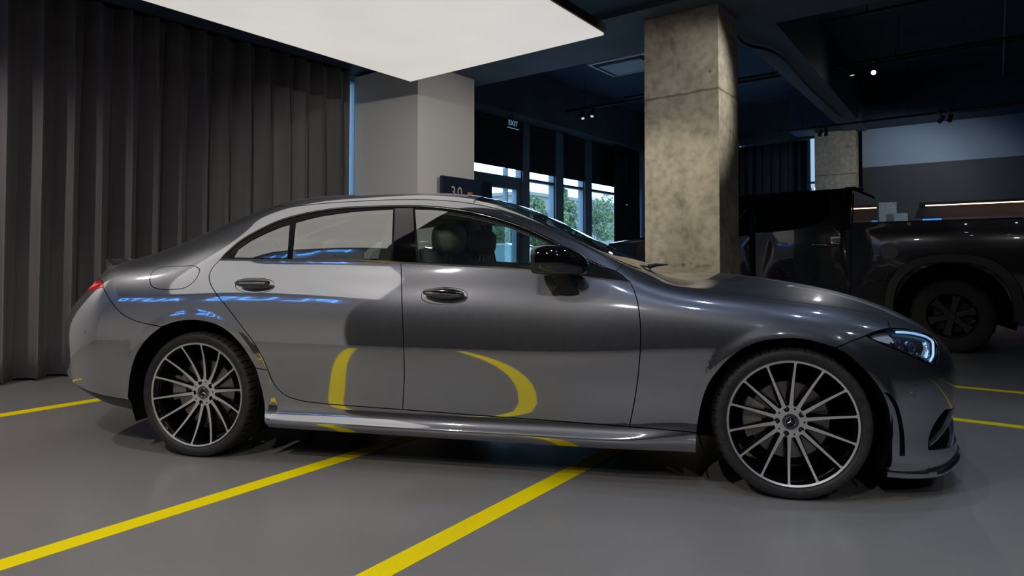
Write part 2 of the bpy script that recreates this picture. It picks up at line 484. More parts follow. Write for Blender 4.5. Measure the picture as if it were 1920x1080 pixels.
def curtain(name, p0, p1, z0, z1, pitch, amp, m, label, seed=1, group=None):
    """pleated cloth between two grid points: rounded wave folds that wander and deepen towards the hem"""
    rnd = random.Random(seed)
    L = math.hypot(p1[0]-p0[0], p1[1]-p0[1]); d = ((p1[0]-p0[0])/L, (p1[1]-p0[1])/L); nrm = (d[1], -d[0])
    bm = bmesh.new(); nf = int(L/pitch); n = nf*14; rows = []
    ph = [rnd.uniform(-.35, .35) for _ in range(nf+3)]; am = [rnd.uniform(.75, 1.2) for _ in range(nf+3)]; dr = [rnd.uniform(-.4, .4) for _ in range(nf+3)]
    for zi in range(13):
        q = zi/12; z = z1+(z0-z1)*q; row = []
        for i in range(n+1):
            u = i/n*nf; k = int(u); f = u-k
            P = ph[k]*(1-f)+ph[k+1]*f; A = am[k]*(1-f)+am[k+1]*f; D = dr[k]*(1-f)+dr[k+1]*f
            th = 2*PI*u+P+D*q*.8
            w = math.sin(th); w = 2*((1+w)/2)**1.9-1 if amp > .07 else math.copysign(abs(w)**.7, w)
            off = amp*A*(.55+.45*min(1, q*3))*w+.012*math.sin(2*th+3*q+P*5)
            al = i/n*L+.22*pitch*math.sin(2*th)*.5
            zz = z+(.012*math.cos(th)+.006*P if zi == 12 else 0)+(.008*math.cos(th) if zi == 0 else 0)
            row.append(bm.verts.new((p0[0]+d[0]*al+nrm[0]*off, p0[1]+d[1]*al+nrm[1]*off, zz)))
        rows.append(row)
    for A, B in zip(rows, rows[1:]):
        for i in range(n): bm.faces.new((A[i], A[i+1], B[i+1], B[i]))
    o = done(bm, name, m, rotz=ROT, smooth=2)
    md = o.modifiers.new('thickness', 'SOLIDIFY'); md.thickness = .003
    return tag(o, label, 'curtain', group)
curtain('curtain', (-5.60, -3.1), (-5.60, 1.56), .012, 3.43, .245, .100, CURT, 'long floor-length charcoal pleated curtain behind the rear of the coupe', 3)
curtain('curtain', (-5.5, 8.2), (-5.5, 9.35), .012, 3.42, .09, .025, BCURT, 'black curtain gathered at the end of the window wall', 5)
curtain('curtain', (-3.5, 9.85), (-2.16, 9.85), .012, 3.36, .165, .045, mat('navy_curtain', (.022, .028, .045), .8), 'dark blue-black pleated curtain between the two concrete columns', 8)
bm = bmesh.new(); box(bm, -5.66, -5.58, -3.1, 1.56, 3.446, 3.45); tag(done(bm, 'curtain_track', PLAST, rotz=ROT), 'thin black ceiling track carrying the charcoal curtain', 'curtain track')

# luminous ceiling
PQ = [(-4.14, 1.232), (-1.70, 1.21), (-1.38, -5.2), (-3.96, -5.2)]
t = thing('ceiling_light', 'huge rectangular luminous ceiling panel hanging over the rear of the coupe', 'ceiling light', W(-2.9, -1, 3.0), ROT)
o3 = (-2.9, -1, 3.0)
bm = bmesh.new(); prism(bm, [(a-o3[0], b-o3[1]) for a, b in PQ], 'z', .0, .02); done(bm, 'luminous_sheet', LUM, t)
bm = bmesh.new()
PO = [(-4.155, 1.247), (-1.688, 1.225), (-1.365, -5.22), (-3.975, -5.22)]
prism(bm, [(a-o3[0], b-o3[1]) for a, b in PO], 'z', .022, .10)
PI2 = [(-3.9, 1.0), (-1.95, 1.0), (-1.65, -5), (-3.7, -5)]
prism(bm, [(a-o3[0], b-o3[1]) for a, b in PI2], 'z', .10, .45)
done(bm, 'light_box', PLAST, t)

# floor lines
LINES = [((-4.17, -3.2), (-4.31, -.9), .115, 'yellow floor line at far left, in front of the curtain'),
         ((-1.44, -5.2), (-1.80, 1.35), .098, 'long yellow floor line running under the coupe behind its rear door'),
         ((-.345, -5.2), (-.70, 1.35), .098, 'yellow floor line running under the front door, broadest in the foreground'),
         ((-4.0, 1.25), (7, 1.50), .085, 'yellow floor line beyond the coupe nose, nearer one'),
         ((-4.0, 2.62), (7, 2.83), .085, 'yellow floor line beyond the coupe nose, by the pickup')]
for i, (p, q, w, lab) in enumerate(LINES):
    d = Vector((q[0]-p[0], q[1]-p[1])).normalized(); n_ = Vector((-d.y, d.x))*w/2
    bm = bmesh.new(); prism(bm, [(p[0]+n_.x, p[1]+n_.y), (p[0]-n_.x, p[1]-n_.y), (q[0]-n_.x, q[1]-n_.y), (q[0]+n_.x, q[1]+n_.y)], 'z', 0.0002, .0014)
    tag(done(bm, 'floor_line', YEL, rotz=ROT), lab, 'floor marking', 'yellow floor lines')

# air conditioner cassette
WPL = mat('white_plastic', (.85, .88, .92), .5)
bm = bmesh.new(); box(bm, -.5, .5, -.43, .43, -.05, 0); box(bm, -.44, .44, -.37, .37, -.06, -.05, 1); 
t = thing('air_conditioner', 'white ceiling air conditioning cassette left of the concrete column', 'air conditioner', W(-3.83, 5.68, CZ), ROT)
done(bm, 'cassette_frame', [WPL, PLAST], t, bevel=.01)
bm = bmesh.new(); box(bm, -.36, .36, -.29, .29, -.075, -.055)
for k in range(14): box(bm, -.34+k*.05, -.335+k*.05, -.27, .27, -.079, -.075)
done(bm, 'grille', mat('ac_grille', (.60, .64, .72), .6), t)

# lighting tracks and spots
SPOTW = mat('spot_lens', (.8, .8, .8), .3, emit=(1, .97, .92), estr=.55)
SPOTB = mat('spot_lens_aimed_here', (.8, .8, .8), .3, emit=(1, .97, .93), estr=45)
SPW = mat('spot_rim_white', (.4, .42, .46), .4)
def track(p, q, z, label):
    bm = bmesh.new(); d = Vector((q[0]-p[0], q[1]-p[1])).normalized(); n_ = Vector((-d.y, d.x))*.018
    prism(bm, [(p[0]+n_.x, p[1]+n_.y), (p[0]-n_.x, p[1]-n_.y), (q[0]-n_.x, q[1]-n_.y), (q[0]+n_.x, q[1]+n_.y)], 'z', z, z+.035)
    L = (Vector(q)-Vector(p)).length; k = .4
    while k < L:
        c = Vector(p)+d*k; cyl(bm, (c.x, c.y, z+.03), (c.x, c.y, 3.9 if z < 3.6 and False else CZ if p[1] > 3 else 3.45), .004, 6); k += 1.6
    tag(done(bm, 'lighting_track', PLAST, rotz=ROT), label, 'lighting track')
track((-5.3, 6.13), (7, 6.0), 3.68, 'long black lighting track under the black ceiling, nearer the camera')
track((-2.26, 8.33), (7, 8.0), 3.29, 'black lighting track in front of the pale wall band')
SPN = 0
def spot(u, v, z, tilt, label, m=SPOTW, energy=25, tgt=None, ztrack=None, group='track spotlights', size=1.0, l=.11):
    c = at_z(u, v, z); d = (Vector(tgt)-c).normalized() if tgt is not None else Vector(tilt).normalized()
    t = thing('track_spotlight', label, 'spotlight', c, 0, group)
    q = d.to_track_quat('Z', 'Y').to_matrix()
    bm = bmesh.new(); tube(bm, [q @ Vector((0, 0, -l)), q @ Vector((0, 0, .0))], .032, 20); done(bm, 'spot_can', [PLAST], t, smooth=.8)
    bm = bmesh.new(); tube(bm, [q @ Vector((0, 0, .0)), q @ Vector((0, 0, .003))], .027, 20); done(bm, 'lamp_face', [m], t)
    bm = bmesh.new(); top = (ztrack or z+.15)-z
    cyl(bm, q @ Vector((0, 0, -l*.6)), (0, 0, top), .006, 8); box(bm, -.02, .02, -.05, .05, top-.02, top+.02); done(bm, 'stem', PLAST, t)
    if energy: spot_lamp('spot_light', c+d*.012, c+d, energy, size)
TB_ = W(-1.0, 8.5, 0)
spot(1093, 222, 3.52, (.2, -.5, -.8), 'left one of two black spots on the track near the exit sign', ztrack=3.69, energy=10, l=.16)
spot(1110, 218, 3.52, (-.1, -.5, -.8), 'right one of two black spots on the track near the exit sign', ztrack=3.69, energy=10, l=.16)
spot(1598, 141, 3.52, (.1, .0, -1), 'unlit-looking black can spot left of the brilliant one', ztrack=3.68, energy=10, m=SPOTW, l=.15)
spot(1638, 136, 3.52, None, 'brilliant spotlight shining towards the viewer above the pickup', m=SPOTB, tgt=(.9, -1.6, .8), ztrack=3.68, energy=70, size=.8)
spot(1536, 256, 3.14, (-.2, .5, -1), 'left spot of the pair beside the far concrete column', ztrack=3.29, energy=6)
spot(1549, 254, 3.14, (.2, .6, -1), 'right spot of the pair beside the far concrete column', ztrack=3.29, energy=6)
spot(1761, 229, 3.12, (-.3, 1.0, -.8), 'left spot of the pair in front of the pale wall band', ztrack=3.29, energy=24, size=2.2)
spot(1780, 227, 3.12, (.1, 1.0, -.8), 'right spot of the pair in front of the pale wall band', ztrack=3.29, energy=24, size=2.2)

def aimed(a, b, z, tg, en, label, size=1.0, col=(1, .93, .84), rad=.04, grp='overhead spots'):
    c = W(a, b, z); d = (W(*tg)-c).normalized(); t = thing('track_spotlight', label, 'spotlight', c, 0, grp); q = d.to_track_quat('Z', 'Y').to_matrix()
    bm = bmesh.new(); tube(bm, [q @ Vector((0, 0, -.12)), Vector((0, 0, 0))], .065, 24); cyl(bm, q @ Vector((0, 0, -.08)), (0, 0, 3.445-z), .008, 8); done(bm, 'spot_can', PLAST, t, smooth=.8)
    bm = bmesh.new(); tube(bm, [Vector((0, 0, 0)), q @ Vector((0, 0, .003))], .056, 24); done(bm, 'lamp_face', SPOTW, t)
    spot_lamp('spot_light', c+d*.012, c+d, en, size, col, rad)
aimed(-1.2, -.7, 3.28, (-1.4, 2.2, 1.0), 190, 'ceiling can spot aimed at the raw concrete column', .80, (1, .88, .68))
aimed(-.9, -4.4, 3.25, (-1.2, -3.4, 0), 170, 'added fill flood behind the viewer, between light panel and drapes', 2.4)  # added unseen flood, brightens the foreground floor
aimed(1.0, -4.4, 3.25, (.8, -3.4, 0), 130, 'added fill flood behind the viewer, second from the light panel', 2.4)  # another unseen flood added as floor fill
aimed(3.2, -4.2, 3.25, (3.0, -3.2, 0), 80, 'added fill flood behind the viewer, furthest from the light panel', 2.4, (.9, .94, 1))  # cooler unseen flood, also added as fill
aimed(-4.7, -3.6, 3.25, (-4.9, -3.2, 0), 150, 'added fill flood between light panel and charcoal curtain', 2.4)  # added unseen fill for the floor and curtain side
aimed(.9, 1.5, 3.25, (-4.5, 2.2, 1.5), 200, 'added fill spot aimed across at the pale square column', .8)  # unseen spot added to brighten the pale column's right face
aimed(-1.15, -3.2, 2.92, (-5.1, 1.6, 1.3), 190, 'added low-hung fill spot aimed at the pale square column', .75)  # unseen spot added to brighten the pale column's left face
aimed(3.4, -1.0, 3.25, (3.4, -.4, 0), 25, 'added fill flood to the right, beyond the coupe nose', 2.4, (.85, .92, 1))  # weak unseen flood added as fill on the right

# hose, pipes
bm = bmesh.new()
hp = [at_z(u, v, 3.36) for u, v in ((1380, 67), (1392, 79), (1410, 87), (1432, 91), (1452, 99), (1475, 116), (1500, 145), (1530, 176), (1560, 204), (1577, 219))]
tube(bm, [Vector(p) for p in catmull([tuple(p) for p in hp], False, 4)], .016, 8)
tag(done(bm, 'ceiling_cable', PLAST, smooth=2), 'thick black cable snaking along the ceiling beam right of the column', 'cable')
for i, (p, q, z, r, lab) in enumerate(((( -1.6, 5.2), (7, 5.0), 4.05, .02, 'thin dark ceiling pipe nearest the cross beam'), ((-1.6, 7.4), (7, 7.2), 4.0, .02, 'thin dark ceiling pipe above the pickup tailgate'), ((-4.6, 7.0), (-1.5, 7.0), 4.0, .025, 'dark ceiling pipe left of the concrete column'), ((-1.0, 4.6), (7, 4.2), 4.08, .03, 'dark duct pipe at the top right'), ((.9, 10), (1.12, 3.0), 3.9, .018, 'pale thin conduit running to the far wall at the top right'), ((1.5, 10), (1.7, 3.0), 3.95, .018, 'pale conduit outermost at the top right'))):
    bm = bmesh.new(); tube(bm, [(p[0], p[1], z), (q[0], q[1], z)], r, 8)
    k = 0
    for f in (.15, .5, .85): cyl(bm, (p[0]+(q[0]-p[0])*f, p[1]+(q[1]-p[1])*f, z), (p[0]+(q[0]-p[0])*f, p[1]+(q[1]-p[1])*f, CZ), .006, 6)
    tag(done(bm, 'ceiling_pipe', mat('grey_conduit', (.10, .11, .13), .5) if 'pale' in lab else PLAST, rotz=ROT, smooth=1), lab, 'pipe', 'ceiling pipes')

# exit sign
cx_ = at_a(960, 232, -5.15); A_, B_, Z_ = ab(cx_)
t = thing('exit_sign', 'small dark exit sign with pale blue letters under the ceiling', 'sign', cx_, ROT)
bm = bmesh.new(); box(bm, -.02, .02, -.15, .15, -.07, .075); box(bm, -.005, .005, -.01, .01, .075, 3.42-Z_ if Z_ < 3.42 else .2); done(bm, 'sign_box', mat('sign_navy', (.01, .02, .04), .4), t)
SGN = mat('sign_letters', (.3, .5, .7), .4, emit=(.35, .72, 1), estr=.26)
def sign_text(par, s, size, xf, m, name='lettering', ext=.002, sp=1.0):
    me = text_mesh(name, s, size, ext, sp)
    for v in me.vertices: v.co = xf(v.co)
    return link(name, me, m, par)
sign_text(t, 'EXIT', .115, lambda p: (.022+p.z, p.x, p.y), SGN)
bm = bmesh.new(); box(bm, .019, .023, -.15, .15, -.082, -.07); done(bm, 'light_strip', SGN, t)

# pendant
pc = at_b(1175, 366, 8.6)
t = thing('pendant_lamp', 'slim black cylinder pendant hanging before the pale far wall', 'lamp', pc, ROT)
bm = bmesh.new(); cyl(bm, (0, 0, -.20), (0, 0, .20), .028, 18); done(bm, 'lamp_shade', PLAST, t, smooth=.8)
bm = bmesh.new(); cyl(bm, (0, 0, .2), (0, 0, CZ-pc.z), .004, 6); done(bm, 'cord', mat('grey_cord', (.12, .13, .15), .5), t)
bm = bmesh.new(); cyl(bm, (0, 0, -.204), (0, 0, -.20), .022, 18); done(bm, 'lamp_face', SPOTW, t)

# navy banner board
t = thing('banner_board', 'dark navy banner board with a white 30 before the pale column', 'sign', W(-4.42, 2.48, 0), ROT)
bm = bmesh.new(); box(bm, -.025, .025, -.47, .47, .02, 2.065); done(bm, 'board', mat('banner_navy', (.006, .016, .045), .5), t, bevel=.004)
bm = bmesh.new(); box(bm, -.15, .15, -.45, .45, 0, .02); done(bm, 'foot', PLAST, t)
WHT = mat('print_white', (.65, .66, .68), .5)
for ch, dx in (('3', -.282), ('0', -.162)): sign_text(t, ch, .20, lambda p: (.026+p.z*.3, p.x+dx, p.y+1.87), WHT, 'digit')
bm = bmesh.new(); box(bm, .0255, .028, -.02, .07, 1.80, 1.90, 0); box(bm, .026, .0285, .0, .045, 1.82, 1.875, 1); box(bm, .026, .029, .07, .08, 1.80, 1.90, 2)
done(bm, 'logo', [mat('logo_orange', (.75, .22, .04), .5), WHT, mat('logo_red', (.5, .02, .02), .5)], t)
sign_text(t, 'BT Leasing', .07, lambda p: (.026+p.z*.3, p.x+.27, p.y+1.84), WHT)

# LED shelf, papers, tablet on the far wall
bm = bmesh.new(); box(bm, 0, 4.2, -.26, 0, 0, .045)
t = thing('wall_shelf', 'long black shelf on the far wall with a warm light strip beneath', 'shelf', W(-.27, 9.70, 1.975), ROT)
done(bm, 'shelf_board', TRIM, t, bevel=.004)
bm = bmesh.new(); box(bm, .09, 4.18, -.235, -.215, -.012, 0); done(bm, 'light_strip', mat('warm_led', (1, .6, .4), .4, emit=(1, .52, .32), estr=9), t)
PAP = mat('paper_sheet', (.30, .35, .42), .7)
noisy(PAP, (.20, .25, .31), (.36, .43, .50), 30, 2, stretch=(1, 1, 3), p=(.40, .50))
for i, (a0, a1, z0, z1, lab) in enumerate(((-.92, -.64, 1.70, 2.075, 'tall framed sheet on the far wall beside the pickup cab'), (-.80, -.68, 1.62, 1.86, 'small plain grey card overlapping the tall framed sheet'), (-.68, -.47, 1.62, 1.87, 'smaller printed sheet right of the tall framed one'))):
    bm = bmesh.new(); box(bm, a0, a1, 9.685-.012*i, 9.694-.0102*i, z0, z1); tag(done(bm, 'notice_sheet', [PAP, mat('grey_card', (.12, .15, .18), .6)][i == 1], rotz=ROT), lab, 'notice', 'notices on the far wall')
t = thing('tablet_screen', 'small blue-lit screen under the glowing shelf', 'screen', W(-.1, 9.60, 1.605), ROT)
bm = bmesh.new(); box(bm, -.15, .15, -.008, .008, 0, .155); done(bm, 'bezel', PLAST, t)
bm = bmesh.new(); box(bm, -.14, .14, -.010, -.008, .01, .145); done(bm, 'display', mat('display_blue', (.02, .1, .4), .3, emit=(.08, .35, 1), estr=.8), t)
bm = bmesh.new(); box(bm, -.4, 4.2, -.35, -.01, 0, 1.6); done(bm, 'reception_counter', NAVYW, loc=W(0, 9.68, 0), rotz=ROT)
bpy.data.objects['reception_counter']['label'] = 'dark reception counter against the far wall below the shelf'; bpy.data.objects['reception_counter']['category'] = 'counter'

# behind the camera: dark drapes and the blue neon lettering that the coupe mirrors
curtain('curtain', (-1.45, -6.25), (7.6, -6.25), .012, 3.44, .245, .055, BCURT, 'charcoal curtain along the front wall behind the viewer', 11)
NEON = mat('blue_neon', (.1, .3, .8), .4, emit=(.10, .38, 1.0), estr=5)
t = thing('neon_sign', 'glowing blue neon lettering high on the pale front wall behind the viewer', 'sign', W(-3.6, -6.17, 3.0), ROT)
GL = {'P': [(0,0),(0,1),(.8,1),(.9,.75),(.8,.5),(0,.5)], 'L': [(0,1),(0,0),(.8,0)], 'U': [(0,1),(0,.15),(.2,0),(.7,0),(.9,.15),(.9,1)], 'S': [(.9,.9),(.7,1),(.1,1),(0,.8),(.1,.55),(.8,.45),(.9,.2),(.8,0),(.1,0),(0,.1)], 'A': [(0,0),(.45,1),(.9,0)], 'T': [(.45,0),(.45,.98),(0,1),(.9,1)], 'O': [(.2,0),(.7,0),(.9,.2),(.9,.8),(.7,1),(.2,1),(0,.8),(0,.2),(.2,0)]}
x = 1.75
for ch in 'PLUS AUTO':
    if ch in GL:
        bm = bmesh.new(); tube(bm, [(x-q*.30, .03, r*.32-.16) for q, r in GL[ch]], .014, 8)
        if ch == 'A': tube(bm, [(x-.055, .03, -.03), (x-.215, .03, -.03)], .014, 8)
        done(bm, 'neon_letter', NEON, t, smooth=1)
    x -= .40
# ---- overhead spots in front of the coupe
for i, (a, b) in enumerate(((.3, -2.2), (.9, -2.2), (.3, -.6), (1.5, -.6), (1.1, .9), (2.3, .9))):
    c = W(a, b, 3.30)
    t = thing('track_spotlight', 'ceiling spot over the front of the coupe, number %s from the camera side' % ['first', 'second', 'third', 'fourth', 'fifth', 'sixth'][i], 'spotlight', c, 0, 'overhead spots')
    bm = bmesh.new(); tube(bm, [(0, 0, .12), (0, 0, 0)], .035, 20); cyl(bm, (0, 0, .1), (0, 0, .15), .008, 8); done(bm, 'spot_can', PLAST, t, smooth=.8)
    bm = bmesh.new(); tube(bm, [(0, 0, 0), (0, 0, -.003)], .028, 20); done(bm, 'lamp_face', mat('spot_lens_overhead', (.8, .8, .8), .3, emit=(.9, .95, 1), estr=40), t)
    spot_lamp('spot_light', c-Vector((0, 0, .012)), c-Vector((0, 0, 1)), 26, 1.9, (.62, .76, 1.0))
# ================================================================== THE CAR
# control sections, rear centre (0) -> right side -> nose centre (20); 14 rows from the lower edge to the centre line
def sect(x, yz): return [(x, y, z) for y, z in yz]
SEC = [
 [(-4.03,0,.33),(-4.09,0,.38),(-4.10,0,.45),(-4.12,0,.56),(-4.11,0,.68),(-4.07,0,.79),(-4.02,0,.88),(-4.00,0,.96),(-4.01,0,1.005),(-4.015,0,1.02),(-4.018,0,1.028),(-4.02,0,1.033),(-4.02,0,1.035),(-4.02,0,1.036)],
 [(-4.00,.30,.33),(-4.06,.31,.38),(-4.07,.32,.45),(-4.10,.32,.56),(-4.09,.32,.68),(-4.05,.31,.79),(-4.00,.30,.88),(-3.98,.28,.96),(-3.99,.25,1.005),(-4.0,.22,1.02),(-4.0,.18,1.028),(-4.0,.13,1.035),(-4.0,.07,1.038),(-4.0,0,1.04)],
 [(-3.92,.56,.33),(-3.98,.61,.38),(-3.99,.62,.45),(-4.01,.62,.56),(-4.00,.61,.68),(-3.96,.59,.79),(-3.91,.565,.88),(-3.88,.53,.955),(-3.89,.48,1.0),(-3.9,.43,1.02),(-3.9,.37,1.03),(-3.91,.26,1.04),(-3.91,.13,1.045),(-3.92,0,1.05)],
 [(-3.80,.72,.30),(-3.86,.775,.35),(-3.87,.79,.43),(-3.885,.79,.55),(-3.885,.785,.68),(-3.83,.76,.80),(-3.77,.72,.885),(-3.75,.66,.95),(-3.75,.60,.99),(-3.76,.53,1.015),(-3.77,.45,1.03),(-3.78,.32,1.045),(-3.79,.16,1.055),(-3.8,0,1.06)],
 sect(-3.60,[(.80,.235),(.875,.30),(.895,.40),(.91,.52),(.912,.66),(.888,.79),(.842,.885),(.78,.955),(.71,1.0),(.61,1.035),(.51,1.058),(.36,1.085),(.18,1.10),(0,1.105)]),
 sect(-3.25,[(.84,.20),(.91,.28),(.925,.38),(.94,.52),(.947,.66),(.923,.80),(.875,.90),(.822,.97),(.755,1.03),(.67,1.09),(.585,1.135),(.42,1.20),(.2,1.235),(0,1.24)]),
 sect(-2.94,[(.86,.19),(.92,.28),(.93,.38),(.945,.52),(.951,.67),(.928,.81),(.882,.915),(.833,1.0),(.768,1.10),(.675,1.19),(.595,1.25),(.43,1.315),(.2,1.35),(0,1.36)]),
 sect(-2.60,[(.885,.175),(.934,.228),(.902,.30),(.935,.50),(.945,.66),(.925,.81),(.88,.925),(.835,1.015),(.797,1.13),(.684,1.262),(.59,1.335),(.43,1.395),(.22,1.42),(0,1.43)]),
 sect(-2.20,[(.885,.17),(.937,.222),(.899,.287),(.934,.48),(.946,.65),(.925,.81),(.88,.925),(.835,1.02),(.802,1.15),(.680,1.30),(.585,1.36),(.43,1.41),(.22,1.432),(0,1.44)]),
 sect(-1.80,[(.885,.168),(.937,.218),(.899,.282),(.934,.48),(.946,.64),(.925,.80),(.88,.915),(.838,1.012),(.804,1.15),(.680,1.303),(.585,1.362),(.43,1.408),(.22,1.428),(0,1.435)]),
 sect(-1.40,[(.885,.166),(.937,.218),(.899,.282),(.934,.48),(.946,.63),(.927,.785),(.888,.90),(.846,.99),(.795,1.12),(.694,1.245),(.61,1.312),(.45,1.352),(.23,1.372),(0,1.378)]),
 sect(-1.00,[(.885,.165),(.937,.218),(.900,.282),(.934,.48),(.946,.63),(.928,.775),(.893,.875),(.852,.958),(.795,1.055),(.735,1.12),(.675,1.158),(.49,1.185),(.25,1.20),(0,1.204)]),
 sect(-0.70,[(.885,.165),(.935,.220),(.903,.287),(.934,.47),(.947,.64),(.93,.78),(.90,.865),(.86,.925),(.81,.965),(.755,.995),(.69,1.012),(.49,1.03),(.25,1.045),(0,1.05)]),
 sect(-0.45,[(.87,.165),(.925,.24),(.912,.32),(.937,.47),(.95,.64),(.937,.77),(.90,.845),(.83,.892),(.75,.918),(.66,.938),(.55,.955),(.38,.972),(.19,.98),(0,.983)]),
 sect(-0.10,[(.87,.16),(.925,.24),(.93,.33),(.945,.48),(.955,.64),(.94,.75),(.895,.82),(.82,.86),(.74,.882),(.65,.90),(.54,.92),(.38,.938),(.19,.948),(0,.95)]),
 sect(0.20,[(.86,.135),(.915,.22),(.925,.32),(.935,.46),(.94,.61),(.92,.71),(.87,.778),(.79,.82),(.71,.843),(.62,.862),(.52,.88),(.37,.896),(.18,.902),(0,.905)]),
 sect(0.42,[(.81,.10),(.865,.19),(.88,.30),(.892,.42),(.89,.56),(.87,.655),(.83,.718),(.765,.758),(.69,.785),(.61,.806),(.51,.828),(.36,.845),(.18,.852),(0,.855)]),
 sect(0.60,[(.74,.10),(.785,.17),(.785,.28),(.795,.40),(.80,.52),(.785,.605),(.75,.668),(.69,.71),(.62,.735),(.55,.75),(.46,.763),(.33,.775),(.17,.782),(0,.785)]),
 [(.715,.60,.11),(.74,.635,.17),(.73,.63,.27),(.74,.625,.38),(.745,.62,.49),(.74,.605,.575),(.72,.58,.635),(.705,.54,.672),(.70,.48,.69),(.70,.42,.70),(.70,.35,.71),(.70,.25,.72),(.70,.13,.726),(.70,0,.73)],
 [(.81,.34,.11),(.835,.36,.17),(.82,.355,.27),(.832,.35,.38),(.838,.35,.48),(.83,.345,.56),(.81,.33,.62),(.79,.30,.65),(.788,.26,.66),(.785,.22,.667),(.78,.18,.673),(.78,.13,.68),(.78,.07,.683),(.78,0,.685)],
 [(.85,0,.11),(.87,0,.17),(.86,0,.27),(.87,0,.38),(.875,0,.48),(.868,0,.55),(.845,0,.605),(.828,0,.635),(.826,0,.642),(.825,0,.645),(.824,0,.648),(.823,0,.65),(.822,0,.651),(.82,0,.652)],
]
PG = np.array(SEC, float); PG[:, :, 1] *= -1          # right side of the car is -y
NS, NT = PG.shape[0]-1, PG.shape[1]-1
def _pad(C):
    """phantom control points: mirrored about the centre plane at both ends and the roof centre, linear below"""
    M = C*np.array([1, -1, 1])
    Cs = np.concatenate([M[1:2], C, M[-2:-1]], 0)
    return np.concatenate([2*Cs[:, :1]-Cs[:, 1:2], Cs, (Cs*np.array([1, -1, 1]))[:, -2:-1]], 1)
def _w(u, n):
    u = np.clip(u, 0, n-1e-9); i = np.floor(u).astype(int); f = u-i
    w = np.stack([(1-f)**3, 3*f**3-6*f**2+4, -3*f**3+3*f**2+3*f+1, f**3], -1)/6
    d = np.stack([-3*(1-f)**2, 9*f**2-12*f, -9*f**2+6*f+3, 3*f**2], -1)/6
    return i, w, d
def _eval(Cp, s, t, der=False):
    i, ws, ds = _w(s, NS); j, wt, dt = _w(t, NT)
    k = np.arange(4)
    G = Cp[(i[:, None]+k)[:, :, None], (j[:, None]+k)[:, None, :]]
    P = np.einsum('na,nb,nabc->nc', ws, wt, G)
    if not der: return P
    return P, np.einsum('na,nb,nabc->nc', ds, wt, G), np.einsum('na,nb,nabc->nc', ws, dt, G)
_C = PG.copy()
_gs, _gt = [g.ravel().astype(float) for g in np.meshgrid(np.arange(NS+1), np.arange(NT+1), indexing='ij')]
for _ in range(3):
    _C += (PG-_eval(_pad(_C), _gs, _gt).reshape(PG.shape))*.9
    _C[0, :, 1] = 0; _C[-1, :, 1] = 0; _C[:, -1, 1] = 0
CP = _pad(_C)
def F(st):
    st = np.atleast_2d(np.asarray(st, float)); return _eval(CP, st[:, 0], st[:, 1])
def FD(st):
    st = np.atleast_2d(np.asarray(st, float)); st = np.clip(st, [1e-3, 1e-3], [NS-1e-3, NT-1e-3])
    P, a, b = _eval(CP, st[:, 0], st[:, 1], True)
    n = np.cross(a, b); n /= np.maximum(np.linalg.norm(n, axis=1), 1e-9)[:, None]
    return P, a, b, n
if FD([[9, 4]])[3][0][1] > 0: NSGN = -1
else: NSGN = 1
# ray lookup
_S = np.linspace(0, NS, 401); _T = np.linspace(0, NT, 209)
_g = np.stack(np.meshgrid(_S, _T, indexing='ij'), -1).reshape(-1, 2)
_V = F(_g); _nt = len(_T)
_Q = [(i*_nt+j, (i+1)*_nt+j, (i+1)*_nt+j+1, i*_nt+j+1) for i in range(400) for j in range(208)]
_BVH = BVHTree.FromPolygons([Vector(v) for v in _V], _Q)
MISS = []
def st_of(u, v):
    d = ray(u, v).normalized()
    hit = _BVH.ray_cast(CAM, d)
    if hit[0] is None:
        q = at_y(u, v, -.66); MISS.append((u, v))
        hit = _BVH.find_nearest(q)
    fi = hit[2]; i, j = divmod(fi, 208)
    st = np.array([_S[i]+.025, _T[j]+.03])
    tgt = np.array(hit[0])
    for _ in range(6):
        P, a, b, n = FD(st); J = np.stack([a[0], b[0]], 1)
        st = st+np.linalg.lstsq(J, tgt-P[0], rcond=None)[0]
        st = np.clip(st, [0, 0], [NS, NT])
    return tuple(st)
def px(pts, step=7):
    """smooth curve through traced photo points, dropped on the body surface -> (s,t)"""
    c = catmull(pts, False, float(step)) if len(pts) > 2 else catmull_line(pts, step)
    return [st_of(*p) for p in c]
def catmull_line(pts, step):
    (a, b), (c, d) = pts; n = max(1, int(math.hypot(c-a, d-b)/step))
    return [(a+(c-a)*k/n, b+(d-b)*k/n) for k in range(n+1)]
def seg(*pts, n=.1):
    out = []
    for (a, b), (c, d) in zip(pts, pts[1:]):
        k = max(1, int(max(abs(c-a)/n, abs(d-b)/(n*2.0))))
        out += [(a+(c-a)*q/k, b+(d-b)*q/k) for q in range(k)]
    return out+[tuple(pts[-1])]
def clean(lp, eps=.004):
    out = []
    for p in lp:
        if not out or math.hypot((p[0]-out[-1][0]), (p[1]-out[-1][1])*.5) > eps: out.append(tuple(p))
    if math.hypot(out[0][0]-out[-1][0], (out[0][1]-out[-1][1])*.5) < eps: out.pop()
    return out
